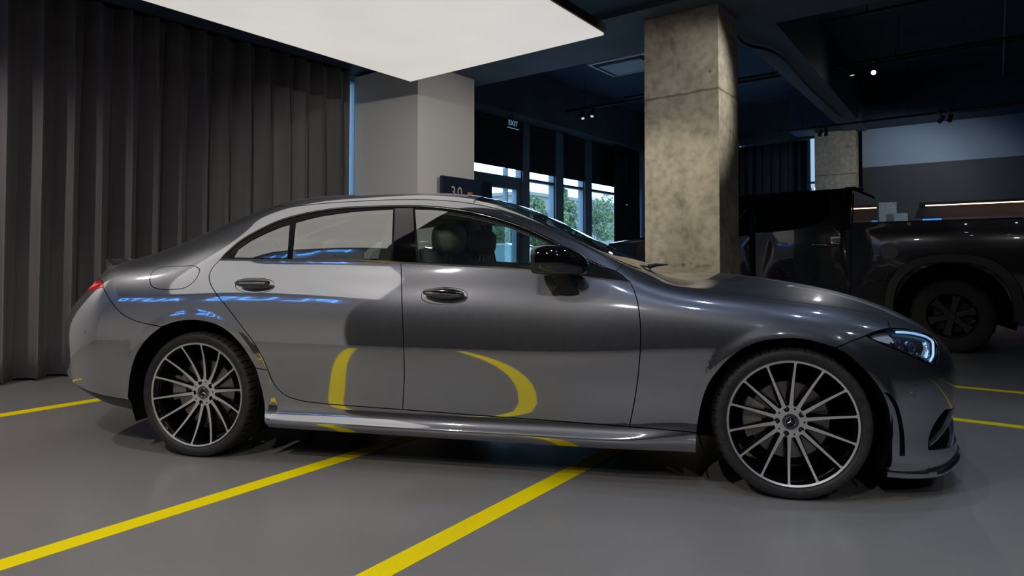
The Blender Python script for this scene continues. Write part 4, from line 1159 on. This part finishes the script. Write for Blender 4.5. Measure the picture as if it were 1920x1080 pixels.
# ---- underbody and wheel housings
bm = bmesh.new()
box(bm, -2.50, -.44, -.84, .84, .17, .30); box(bm, -3.75, .62, -.56, .56, .17, .34); box(bm, .36, .60, -.72, .72, .14, .30); box(bm, -3.7, -3.40, -.72, .72, .24, .36)
done(bm, 'underbody', VOID, CAR)
for cx, zr in ((0.0, .33), (-2.935, .33)):
    for k in (0, 1):
        bm = bmesh.new(); R = .405 if cx < -1 else .400
        sgn = 1 if k else -1
        angs = [math.radians(a) for a in range(-28, 209, 8)]
        o = [bm.verts.new((cx+R*math.cos(a), sgn*.905, zr+R*.975*math.sin(a))) for a in angs]
        i = [bm.verts.new((cx+R*math.cos(a), sgn*.56, zr+R*.975*math.sin(a))) for a in angs]
        for q in range(len(angs)-1): bm.faces.new((o[q], o[q+1], i[q+1], i[q]))
        c = bm.verts.new((cx, sgn*.56, zr))
        for q in range(len(angs)-1): bm.faces.new((i[q], i[q+1], c))
        bm.faces.new((i[-1], i[0], c))
        done(bm, 'wheel_housing', VOID, CAR)

# ---- wheels
TREAD = mat('tyre_tread', (.012, .012, .013), .7)
def wheel(cx, depth, phase, lug, yout, mir, steer=0):
    NSP = 14
    W0 = .255
    # tyre mesh is the wheel's own body; rim, cap, disc, caliper are its sub-parts
    bm = bmesh.new()
    RB = .262
    # barrel and outer flange (y grows inwards)
    lathe(bm, [(.2705, -.003), (.2725, .002), (.2715, .009)], 112, mi=0)
    lathe(bm, [(.2625, .0008), (.2705, -.003)], 112, mi=0)
    lathe(bm, [(.2625, .0008), (.2600, .008), (.2520, .020), (.247, .06), (.243, .12), (.243, .20)], 112, mi=1)
    lathe(bm, [(.2715, .009), (.2660, .03)], 112, mi=1)
    # spokes: machined face narrow, black flanks falling away behind
    def yf(r): return depth*(1-min(1, max(0, (r-.045)/(.262-.045)))**1.9)
    for k in range(NSP):
        th = phase+2*PI*k/NSP; er = (math.cos(th), math.sin(th)); et = (-er[1], er[0]); rows = []
        for r in (.060, .075, .09, .115, .145, .175, .205, .235, .2530, .2635):
            q = (r-.06)/(.2635-.06)
            w = .0045*(1-q)**1.5+.0040+.0004*q+(.003 if r > .26 else 0)
            dp = .030+.012*(1-q)
            wb = w+.0055+.006*(1-q)
            y = yf(r)+.0002
            rows.append([bm.verts.new((er[0]*r+et[0]*a, y+b, er[1]*r+et[1]*a)) for a, b in ((-w, 0), (w, 0), (w+.0016, .002), (wb, dp), (-wb, dp), (-w-.0016, .002))])
        for A, B in zip(rows, rows[1:]):
            for j in range(6):
                f = bm.faces.new((A[j], A[(j+1) % 6], B[(j+1) % 6], B[j])); f.material_index = 0 if j == 0 else 1
        bm.faces.new(rows[0]).material_index = 1; bm.faces.new(rows[-1][::-1]).material_index = 1
    # hub face with lug wells
    lugs = [lug+2*PI*k/5 for k in range(5)]
    outer = []
    for k in range(NSP*8):
        th = phase+2*PI*k/(NSP*8); m = (k % 8)/8
        outer.append(((.0725+.0045*math.cos(2*PI*m))*math.cos(th), (.0725+.0045*math.cos(2*PI*m))*math.sin(th)))
    holes = [circle((.0555*math.cos(a), .0555*math.sin(a)), .0125, 20) for a in lugs]
    holes += [circle((.0575*math.cos(a+PI/5), .0575*math.sin(a+PI/5)), .0045, 10) for a in lugs]
    yh = yf(.060)
    plate(bm, outer, holes, lambda x, y: (x, yh-.0015+.1*max(0, math.hypot(x, y)-.058), y), lambda x, y: (x, yh+.035, y), 0, 1)
    lathe(bm, [(.001, yh+.03), (.07, yh+.03)], 24, mi=1)
    for a in lugs:
        cx2, cz2 = .0555*math.cos(a), .0555*math.sin(a)
        tube(bm, [(cx2, yh+.03, cz2), (cx2, yh+.008, cz2)], .0121, 16, True, 1)
    vals = []
    bm2 = bm
    me_name = 'alloy_rim'
    def fin(bm, name, mats, par, smooth=.6):
        for v in bm.verts:
            x, y, z = v.co
            v.co = (x, -y if mir else y, z)
        o = done(bm, name, mats, par, smooth=smooth)
        return o
    yo = yout
    # tyre
    bt = bmesh.new()
    Ww = .245
    prof = [(.2705, .012), (.274, .003), (.283, -.006), (.296, -.0105), (.309, -.010), (.317, -.004), (.3225, .006), (.3262, .018), (.3283, .034)]
    tread = [(.3295, .048), (.3298, .052), (.3225, .0535), (.3225, .0625), (.3298, .064), (.3303, .090), (.3230, .0915), (.3230, .1015), (.3303, .103)]
    half = prof+tread
    full = half+[(r, Ww-.012-y+.012) for r, y in reversed(half)]
    full = half+[(r, (.2335-y)) for r, y in reversed(half)]
    NSEG = 432
    def fn(r, a, k, j):
        jj = j if j < len(half) else len(full)-1-j
        if jj in (6, 7, 8, 9, 10) and k % 8 == 0: return r-.008
        return r
    # squash the contact patch
    lathe(bt, full, NSEG, mi=[1 if 6 <= (j if j < len(half) else len(full)-2-j) else 0 for j in range(len(full))], fn=fn)
    for v in bt.verts:
        if v.co.z < -.326: v.co.z = -.326-(abs(v.co.z)-.326)*.2
    for r0 in (.289, .3135):
        tube(bt, [(r0*math.cos(2*PI*k/96), -.0095+(0.0015 if r0 < .3 else .004), r0*math.sin(2*PI*k/96)) for k in range(96)], .0012, 5, closed=True)
    tyre = fin(bt, 'wheel', [RUBBER, TREAD], CAR, .9)
    tyre.location = (cx, yout if not mir else -yout, .3275)
    rim = fin(bm, 'alloy_rim', [MACH, GLOSS], tyre)
    rim['label'] = 'fourteen-spoke alloy rim, black with polished spoke faces'
    # centre cap
    bc = bmesh.new(); yc = yh-.006
    lathe(bc, [(.0001, yc+.003), (.0205, yc+.003), (.0215, yc), (.0225, yc+.001)], 40, mi=1)
    lathe(bc, [(.0225, yc+.001), (.0325, yc+.0012), (.0335, yc+.002), (.034, yc+.010)], 40, mi=0)
    bc2 = []
    for r0, r1, mi in ((.0195, .0218, 2), (.0325, .0342, 2)):
        lathe(bc, [(r0, yc-.0002), ((r0+r1)/2, yc-.0012), (r1, yc-.0002)], 48, mi=2)
    s3 = 1 if not mir else 1
    star(bc, .0195, -.0022, .0032, lambda x, y, h: (x, yc+.0018+h, y), 2)
    # laurel ring of small raised marks between the two rings
    for k in range(28):
        th = 2*PI*k/28
        if k in (7, 21): continue
        p = Vector((.0275*math.cos(th), yc+.0004, .0275*math.sin(th))); d = Vector((math.cos(th+.9), 0, math.sin(th+.9)))*.0028
        tube(bc, [p-d, p, p+d], [.0002, .0009, .0002], 5, True, 2)
    fin(bc, 'center_cap', [mat('cap_grey', (.12, .12, .13), .3, .9), mat('cap_black', (.01, .01, .012), .2), CHROME], tyre)
    # brake disc and caliper
    bd = bmesh.new()
    lathe(bd, [(.085, .085), (.168, .085), (.170, .088), (.170, .112), (.168, .115), (.085, .115)], 72)
    lathe(bd, [(.02, .072), (.080, .072), (.085, .085)], 48)
    fin(bd, 'brake_disc', DISC, tyre)
    bd = bmesh.new()
    a0, a1 = (150, 205) if cx > -1 else (155, 195)
    outl = [(.195*math.cos(math.radians(a)), .195*math.sin(math.radians(a))) for a in range(a0, a1+1, 5)]+[(.115*math.cos(math.radians(a)), .115*math.sin(math.radians(a))) for a in range(a1, a0-1, -5)]
    plate(bd, outl, [], lambda x, y: (x, .070, y), lambda x, y: (x, .13, y))
    cal = fin(bd, 'brake_caliper', CALI, tyre)
    return tyre
def tyre_text(tyre, s, r, a0, da, size, mir):
    for k, ch in enumerate(s):
        if ch == ' ': continue
        me = text_mesh('tyre_lettering', ch, size, .0006)
        th = a0-da*k
        q = Matrix.Rotation(th-PI/2, 4, 'Z')
        for v in me.vertices:
            p = q @ v.co
            v.co = (p.x+r*math.cos(th), -.0108-p.z*1, p.y+r*math.sin(th))
        yield me
def lettering(tyre, s, r, a0, da, size):
    bm = bmesh.new()
    for me in tyre_text(tyre, s, r, a0, da, size, 0):
        bm.from_mesh(me); bpy.data.meshes.remove(me)
    done(bm, 'sidewall_lettering', mat('letter_rubber', (.05, .05, .05), .5), tyre)
R_ = math.radians
wf_r = wheel(0.0, .045, R_(86.6), R_(107), -.916, False)
wr_r = wheel(-2.939, .060, R_(84.5), R_(112), -.905, False)
wheel(0.0, .045, R_(80), R_(100), -.916, True)
wheel(-2.939, .060, R_(70), R_(95), -.905, True)
lettering(wr_r, 'EAGLE', .302, R_(74), R_(3.6), .018)
lettering(wf_r, 'EAGLE', .302, R_(205), R_(3.6), .018)
# ---- cabin
def soft_box(bm, c, h, r=.03, rot=0, taper=None):
    vs = [v for v in bmesh.ops.create_cube(bm, size=2)['verts']]
    fs = list({f for v in vs for f in v.link_faces}); es = list({e for v in vs for e in v.link_edges})
    for v in vs:
        x, y, z = v.co.x*h[0], v.co.y*h[1], v.co.z*h[2]
        if taper and z > 0: x *= taper[0]; y *= taper[1]
        ca, sa = math.cos(rot), math.sin(rot)
        v.co = (c[0]+x*ca+z*sa, c[1]+y, c[2]-x*sa+z*ca)
    bmesh.ops.bevel(bm, geom=es, offset=r, segments=4, profile=.6, affect='EDGES', clamp_overlap=True)
def seat(x, y, lth, hx, hz, wid=.24):
    global SEATP
    bm = bmesh.new()
    soft_box(bm, (x+.28, y, .50), (.26, wid, .09), .06)
    soft_box(bm, (x-.02, y, .80), (.085, wid, .31), .06, rot=-.30, taper=(.8, .78))
    s = SEATP = done(bm, 'seat', lth, CAR, smooth=1)
    bm = bmesh.new()
    ico(bm, (hx, y, hz), .088 if lth is DLTH else .085, .13, .090 if lth is DLTH else .07, 3, power=.72)
    h = done(bm, 'headrest', lth, s, smooth=3)
    bm = bmesh.new()
    for q in (-.045, .045): cyl(bm, (hx-.01, y+q, hz-.13), (hx, y+q, hz-.05), .006, 8)
    done(bm, 'headrest_post', CHROME, SEATP)
seat(-1.73, -.37, DLTH, -1.72, 1.155)
seat(-1.73, .37, DLTH, -1.72, 1.155)
bm = bmesh.new()
soft_box(bm, (-2.35, 0, .50), (.26, .66, .09), .06)
soft_box(bm, (-2.72, 0, .78), (.09, .64, .30), .07, rot=-.42, taper=(.8, .9))
rs = SEATP = done(bm, 'rear_bench', LTHR, CAR, smooth=1)
for y, x, z in ((-.38, -2.84, 1.115), (0, -2.82, 1.115), (.38, -2.80, 1.125)):
    bm = bmesh.new(); ico(bm, (x, y, z), .09, .13, .055, 3, power=.72); h = done(bm, 'headrest', LTHR, rs, smooth=3)
    bm = bmesh.new()
    for q in (-.045, .045): cyl(bm, (x+.02, y+q, z-.11), (x+.01, y+q, z-.03), .006, 8)
    done(bm, 'headrest_post', CHROME, SEATP)
bm = bmesh.new()
soft_box(bm, (-.95, 0, .85), (.24, .74, .10), .06); soft_box(bm, (-.72, 0, .86), (.15, .70, .07), .04)
ds = done(bm, 'dashboard', INDARK, CAR, smooth=1)
bm = bmesh.new()
q = Matrix.Rotation(-.45, 3, 'Y')
tube(bm, [Vector((-1.27, .37, .92))+q @ Vector((0, .185*math.cos(2*PI*k/32), .185*math.sin(2*PI*k/32))) for k in range(32)], .014, 8, closed=True)
tube(bm, [(-1.27, .37, .92), (-1.10, .37, .86)], .03, 10)
tube(bm, [(-1.27, .21, .92), (-1.27, .53, .92)], .014, 8)
done(bm, 'steering_wheel', INDARK, ds, smooth=1)
bm = bmesh.new()
box(bm, -3.2, -.5, -.80, .80, .32, .40); box(bm, -3.45, -2.93, -.62, .62, .92, .98)
done(bm, 'cabin_floor', INDARK, CAR)
bm = bmesh.new(); soft_box(bm, (-1.26, 0, 1.27), (.02, .13, .035), .012); done(bm, 'rear_view_mirror', INDARK, CAR, smooth=1)
for s in (-1, 1):
    bm = bmesh.new()
    prism(bm, [(-2.0, .9), (-1.86, .9), (-1.88, 1.32), (-1.97, 1.32)], 'y', s*.70, s*.735)
    for v in bm.verts:
        v.co.y = s*((.80 if abs(v.co.y) > .71 else .765)-(v.co.z-.9)*.42)
    done(bm, 'pillar_trim', INDARK, CAR)
# ================================================================== THE PICKUP (parallel to the far wall), grid coordinates
TB = 5.0
TP = mat('dark_truck_paint', (.035, .033, .038), .18, .6, coat=1, cr=.02)
TG = glass('truck_glass', (.10, .10, .11), .05)
TRK = thing('pickup_truck', 'large near-black crew-cab pickup parked behind the concrete column', 'truck', W(.5, TB+1, 0), ROT)
def tx(a, b, z): return (a-.5, b-TB-1, z)
def ta(u, v, b=None):
    p = at_b(u, v, b or TB); q = ab(p); return (q[0], q[2])
def bside(z): return TB+(max(0, z-1.38)**1.15)*.42-.02*math.sin(min(1, max(0, (z-.6)/.8))*PI)
def tplate(name, outer, holes, m, th=.03, off=0, step=(.12, .12), par=None):
    r = []
    for k in (0, 1):
        g = (lambda z: bside(z)) if k == 0 else (lambda z: 2*(TB+1)-bside(z))
        s = 1 if k == 0 else -1
        bm = bmesh.new()
        plate(bm, outer, holes, lambda a, z: tx(a, g(z)+s*off, z), lambda a, z: tx(a, g(z)+s*(off+th), z), step=step)
        r.append(done(bm, name, m, (par[k] if par else TRK), smooth=.6))
    return r
CR = -.50                              # cab rear
def arc(cx, cz, r, a0, a1, n=24, sq=1): return [(cx+r*math.cos(math.radians(a0+(a1-a0)*k/n)), cz+sq*r*math.sin(math.radians(a0+(a1-a0)*k/n))) for k in range(n+1)]
WXR, WXF = .52, -3.18
ARCHR = arc(WXR, .46, .55, 180, 0); ARCHF = arc(WXF, .46, .55, 180, 0)
bed = [(CR+.012, 1.47), (CR+.012, .55)]+[(x, max(z, .46)) for x, z in ARCHR]+[(1.75, .62), (1.80, 1.47)]
tplate('bed_side', bed, [arc(CR+.42, 1.14, .10, 0, 345, 23)], TP)
tplate('fuel_flap', arc(CR+.42, 1.14, .097, 0, 345, 23), [], TP)
rw = [ta(u, v) for u, v in ((1412, 436), (1422, 366), (1470, 360), (1546, 358), (1553, 372), (1552, 398), (1540, 415), (1520, 424), (1480, 432), (1440, 436))]
CL = -1.62
cabrear = [(CR, 1.90), (CR, .55), (CL, .55), (CL, 1.92), (CR-.08, 1.93)]
cd_ = tplate('rear_door', cabrear, [rw], TP)
tplate('side_window', rw, [], TG, th=.006, off=.012, par=cd_)
fw = [(CL-.08, 1.36), (CL-.08, 1.84), (-2.20, 1.83), (-2.62, 1.45), (-2.62, 1.36)]
cabf = [(CL-.008, 1.92), (CL-.008, .55), (-2.62, .55), (-2.70, .9), (-2.72, 1.36), (-2.28, 1.90)]
fd_ = tplate('front_door', cabf, [fw], TP)
tplate('side_window', fw, [], TG, th=.006, off=.012, par=fd_)
fen = [(-2.728, 1.36), (-2.70, .9), (-2.63, .55)]+list(reversed([(x, max(z, .46)) for x, z in ARCHF]))+[(-4.15, .55), (-4.2, 1.0), (-4.1, 1.22), (-3.4, 1.30)]
tplate('fender', fen, [], TP)
for k in (0, 1):                       # broad flares
    for cx in (WXR, WXF):
        bm = bmesh.new(); rows = []
        g = TB if k == 0 else TB+2; s = -1 if k == 0 else 1
        for a in range(-4, 185, 6):
            A = math.radians(a); c, q = math.cos(A), math.sin(A)
            c = math.copysign(abs(c)**.8, c); q = math.copysign(abs(q)**.8, q)
            rows.append([bm.verts.new(tx(cx+r*c, g+s*o, .46+r*q)) for r, o in ((.66, -.01), (.645, .035), (.56, .05), (.545, .0))])
        for A, B in zip(rows, rows[1:]):
            for j in range(3): bm.faces.new((A[j], A[j+1], B[j+1], B[j]))
        done(bm, 'wheel_flare', mat('flare_grey', (.016, .017, .019), .5), TRK, smooth=.6)
# roof, cab back, bed cover, tailgate, hood, front
bm = bmesh.new()
rf = [(CR, 1.935), (-1.2, 1.955), (-2.0, 1.945), (-2.3, 1.90)]
for (a0, z0), (a1, z1) in zip(rf, rf[1:]):
    vs = [[(a0, TB+.22, z0-.03), (a0, TB+.4, z0), (a0, TB+1.6, z0), (a0, TB+1.78, z0-.03)], [(a1, TB+.22, z1-.03), (a1, TB+.4, z1), (a1, TB+1.6, z1), (a1, TB+1.78, z1-.03)]]
    vv = [[bm.verts.new(tx(*p)) for p in r] for r in vs]
    for j in range(3): bm.faces.new((vv[0][j], vv[0][j+1], vv[1][j+1], vv[1][j]))
done(bm, 'roof', TP, TRK, smooth=.6)
bm = bmesh.new()
prism(bm, [(p[0]-TB-1, p[1]) for p in ((TB+.03, .5), (TB+1.97, .5), (TB+1.97, 1.4), (TB+1.78, 1.9), (TB+.22, 1.9), (TB+.03, 1.4))], 'x', CR-.06-.5, CR-.5); done(bm, 'cab_back', TP, TRK)
bm = bmesh.new()
prism(bm, [(p[0]-TB-1, p[1]) for p in ((TB+.14, 1.44), (TB+1.86, 1.44), (TB+1.74, 1.86), (TB+.26, 1.86))], 'x', CR-.5, CR-.49); done(bm, 'back_window', GLOSS, TRK)
bm = bmesh.new(); box(bm, CR-.5+.02, 1.3, -.97, .97, 1.44, 1.49); done(bm, 'bed_cover', PLAST, TRK, bevel=.015)
bm = bmesh.new(); box(bm, 1.26, 1.31, -.97, .97, .6, 1.46); box(bm, 1.3, 1.45, -.95, .95, .5, .66); done(bm, 'tailgate', TP, TRK, bevel=.02)
bm = bmesh.new()
hd = [(-2.55, 1.44, .82), (-2.8, 1.40, .88), (-3.4, 1.37, .92), (-3.9, 1.31, .92), (-4.15, 1.20, .88), (-4.22, 1.05, .85)]
rows = [[bm.verts.new((a-.5, y*w, z+dz)) for y, dz in ((-1, -.10), (-.9, -.02), (-.55, .03), (0, .035), (.55, .03), (.9, -.02), (1, -.10))] for a, z, w in hd]
for A, B in zip(rows, rows[1:]):
    for j in range(6): bm.faces.new((A[j], A[j+1], B[j+1], B[j]))
done(bm, 'bonnet', TP, TRK, smooth=1)
bm = bmesh.new(); box(bm, -4.72, -4.62, -.86, .86, .72, 1.12); box(bm, -4.80, -4.6, -.93, .93, .45, .70); done(bm, 'front_grille', PLAST, TRK, bevel=.02)
bm = bmesh.new()
v4 = [bm.verts.new(p) for p in ((-2.30-.5, -.80, 1.89), (-2.30-.5, .80, 1.89), (-2.72-.5, .90, 1.42), (-2.72-.5, -.90, 1.42))]; bm.faces.new(v4); done(bm, 'windscreen', TG, TRK)
bm = bmesh.new(); tube(bm, [(-3.25, -.6, 1.445), (-3.18, -.1, 1.47)], .012, 6); tube(bm, [(-3.25, .2, 1.445), (-3.18, .7, 1.47)], .012, 6); done(bm, 'wiper', PLAST, TRK)
bm = bmesh.new(); box(bm, -4.6, 1.25, -.70, .70, .45, .62); box(bm, -.94, .60-.5, -.9, .9, .55, .6); done(bm, 'chassis', VOID, TRK)
bm = bmesh.new(); box(bm, -3.1, -1.02, -.9, .9, .62, .80); soft = 0
for x in (-1.9, -2.6):
    for y in (-.42, .42): soft_box(bm, (x, y, 1.12), (.08, .26, .30), .05); soft_box(bm, (x+.01, y, 1.50), (.05, .12, .10), .04)
done(bm, 'cabin_seats', INDARK, TRK)
bm = bmesh.new(); box(bm, -3.3, -.56, -.98, -.93, .42, .47); done(bm, 'side_step', PLAST, TRK, bevel=.01)
for u0, v0, u1, v1 in ((1523, 459, 1570, 460),):
    p, q = ta(u0, v0), ta(u1, v1)
    bm = bmesh.new(); tube(bm, [tx(p[0], TB+.0, p[1]), tx(p[0]+.03, TB-.045, p[1]), tx(q[0]-.03, TB-.045, q[1]), tx(q[0], TB+.0, q[1])], .014, 8); done(bm, 'door_handle', DCHROME, cd_[0], smooth=1)
bm = bmesh.new(); soft_box(bm, (-2.52-.0-.5, -1.14, 1.42), (.07, .12, .17), .04); cyl(bm, (-2.98, -1.05, 1.36), (-2.9, -.95, 1.32), .03, 8); done(bm, 'door_mirror', PLAST, TRK, smooth=1)
bm = bmesh.new(); box(bm, -1.12, -1.0, -.62, -.35, 1.93, 1.96); ico(bm, (-1.02, -.3, 1.95), .06, .05, .03, 2); done(bm, 'roof_marker', PLAST, TRK)
def twheel(cx, side):
    bt = bmesh.new(); R = .415
    def fn(r, a, k, j): return r-.014 if (k % 4 < 1 and r > .39) else r
    lathe(bt, [(.235, .02), (.25, -.005), (.33, -.012), (.385, .0), (.408, .022), (.415, .05), (.415, .23), (.408, .26), (.33, .28), (.235, .27)], 96, fn=fn)
    if side > 0:
        for v in bt.verts: v.co.y *= -1
    ty = done(bt, 'wheel', TREAD, TRK, smooth=.7, loc=(cx-.5, side*(1.0-.03), .415))
    bm = bmesh.new()
    lathe(bm, [(.245, .0), (.238, .02), (.225, .05), (.22, .2)], 60)
    for k in range(6):
        th = 2*PI*k/6+.3; er = (math.cos(th), math.sin(th)); et = (-er[1], er[0]); rows = []
        for r, w in ((.03, .03), (.08, .03), (.15, .028), (.225, .045)):
            rows.append([bm.verts.new((er[0]*r+et[0]*a, b, er[1]*r+et[1]*a)) for a, b in ((-w, .01), (w, .01), (w+.01, .05), (-w-.01, .05))])
        for A, B in zip(rows, rows[1:]):
            for j in range(4): bm.faces.new((A[j], A[(j+1) % 4], B[(j+1) % 4], B[j]))
    lathe(bm, [(.001, -.005), (.04, -.005), (.05, .02)], 24)
    if side > 0:
        for v in bm.verts: v.co.y *= -1
    done(bm, 'alloy_rim', mat('dark_alloy', (.012, .012, .014), .3), ty, smooth=.6)
    bm = bmesh.new(); lathe(bm, [(.05, .14), (.19, .14), (.19, .16)], 40)
    if side > 0:
        for v in bm.verts: v.co.y *= -1
    done(bm, 'brake_disc', PLAST, ty)
for cx in (WXR, WXF):
    for s in (-1, 1):
        twheel(cx, s)
        bm = bmesh.new(); R = .60; angs = [math.radians(a) for a in range(-20, 201, 10)]
        o = [bm.verts.new((cx-.5+R*math.cos(a), s*.97, .46+R*math.sin(a))) for a in angs]; i = [bm.verts.new((cx-.5+R*math.cos(a), s*.60, .46+R*math.sin(a))) for a in angs]; c = bm.verts.new((cx-.5, s*.60, .46))
        for q in range(len(angs)-1): bm.faces.new((o[q], o[q+1], i[q+1], i[q])); bm.faces.new((i[q], i[q+1], c))
        done(bm, 'wheel_housing', VOID, TRK)

# ================================================================== OUTSIDE THE GLAZING
GRD = mat('street_asphalt', (.30, .31, .32), .9)
noisy(GRD, (.30, .30, .30), (.40, .40, .40), 2, 5)
bm = bmesh.new(); box(bm, -90, -6.1, -40, 160, -.20, -.05); o = done(bm, 'ground', GRD, rotz=ROT); o['kind'] = 'structure'
FAC = mat('office_render', (.15, .13, .115), .8)
bm = bmesh.new(); box(bm, 0, 12, 0, 60, 0, 8.7)
t = thing('office_building', 'pale multi-storey office building across the street', 'building', W(-57, 58, 0), ROT)
done(bm, 'walls', FAC, t)
GWN = mat('far_window_glass', (.10, .14, .18), .15)
bm = bmesh.new(); box(bm, -.3, 12.3, -.3, 60.3, 8.7, 9.1); done(bm, 'parapet', FAC, t)
for zz in (1.2, 4.0, 6.6):
    for k in range(16):
        bm = bmesh.new(); box(bm, 11.99, 12.06, 1.5+k*3.6, 3.6+k*3.6, zz, zz+1.5); done(bm, 'window', GWN, t)
    for k in range(3):
        bm = bmesh.new(); box(bm, 2+k*3.4, 3.6+k*3.4, -.05, .01, zz, zz+1.5); done(bm, 'window', GWN, t)
BARK = mat('bark', (.10, .08, .06), .9)
LEAF = mat('leaves', (.10, .22, .06), .6)
noisy(LEAF, (.05, .08, .03), (.14, .17, .07), 2.5, 4)
def tree(a, b, h, r, label, seed):
    rnd = random.Random(seed); t = thing('street_tree', label, 'tree', W(a, b, -.05), ROT, 'street trees')
    bm = bmesh.new(); tube(bm, [(0, 0, 0), (.05, .02, h*.3), (-.03, .05, h*.6)], [.12, .09, .05], 8)
    for k in range(6):
        th = rnd.uniform(0, 6.28); tube(bm, [(0, 0, h*(.3+.05*k)), (r*.5*math.cos(th), r*.5*math.sin(th), h*(.5+.05*k))], [.04, .015], 6)
    done(bm, 'trunk', BARK, t, smooth=1)
    bm = bmesh.new(); cl = [(rnd.gauss(0, r*.45), rnd.gauss(0, r*.45), h*.62+rnd.gauss(0, h*.15), rnd.uniform(.3, .55)*r) for _ in range(22)]
    for _ in range(4200):
        c = rnd.choice(cl); d = Vector((rnd.gauss(0, 1), rnd.gauss(0, 1), rnd.gauss(0, 1))).normalized()*c[3]*rnd.uniform(.6, 1.05)
        p = Vector(c[:3])+d; s = rnd.uniform(.05, .11); u = Vector((rnd.gauss(0, 1), rnd.gauss(0, 1), rnd.gauss(0, 1))).normalized(); w = u.orthogonal().normalized()
        vs = [bm.verts.new(p+u*s), bm.verts.new(p+w*s*.6), bm.verts.new(p-u*s), bm.verts.new(p-w*s*.6)]; bm.faces.new(vs)
    done(bm, 'foliage', LEAF, t)
for i, (u, v, a, h, r, lab) in enumerate(((1060, 372, -14, 4.3, 1.6, 'leafy street tree seen through the second pane from the door'), (1012, 385, -19, 4.0, 1.3, 'smaller street tree left of the others through the glazing'), (1120, 378, -24, 4.4, 1.7, 'street tree seen through the last pane before the black curtain'), (945, 425, -26, 3.2, 2.0, 'low bushy tree seen through the door glass and the car cabin'), (975, 430, -33, 3.3, 1.8, 'low bushy tree behind the parked white car'))):
    q = ab(at_a(u, v, a)); tree(a, q[1], q[2]+.6, r*abs(a)/17*.5, lab, i+3)
WCAR = mat('white_car_paint', (.30, .29, .27), .2, coat=1)
def ocar(a, b, rz, label):
    t = thing('parked_car', label, 'car', W(a, b, -.05), rz, 'cars parked outside')
    bm = bmesh.new()
    side = [(-2.0, .35), (-2.05, .75), (-1.7, .95), (-.9, 1.02), (.1, 1.0), (1.2, .98), (1.9, .9), (2.05, .65), (2.0, .35)]
    prism(bm, side, 'y', -.85, .85); done(bm, 'body', WCAR, t, bevel=.06, smooth=.8)
    bm = bmesh.new(); A, B = prism(bm, [(-1.15, .98), (-.55, 1.42), (.9, 1.45), (1.6, .98)], 'y', -.78, .78)
    for v in bm.verts:
        if v.co.z > 1.2: v.co.y *= .8
    done(bm, 'greenhouse', mat('parked_glass', (.05, .12, .15), .05, coat=1), t)
    bm = bmesh.new(); A, B = prism(bm, [(-.6, 1.41), (-.4, 1.47), (.8, 1.50), (.95, 1.44)], 'y', -.64, .64); done(bm, 'roof', WCAR, t, bevel=.02)
    for x in (-1.3, 1.3):
        for y in (-.86, .66):
            bm = bmesh.new(); cyl(bm, (x, y, .32), (x, y+.2, .32), .32, 28); done(bm, 'wheel', TREAD, t)
q = ab(at_a(945, 470, -9.5)); ocar(-9.5, q[1]-.6, ROT+.2, 'white car parked outside, nearest the glazed door')
q = ab(at_a(990, 460, -11)); ocar(-11.5, q[1]+1.2, ROT+.3, 'white car parked outside, behind the nearer one')
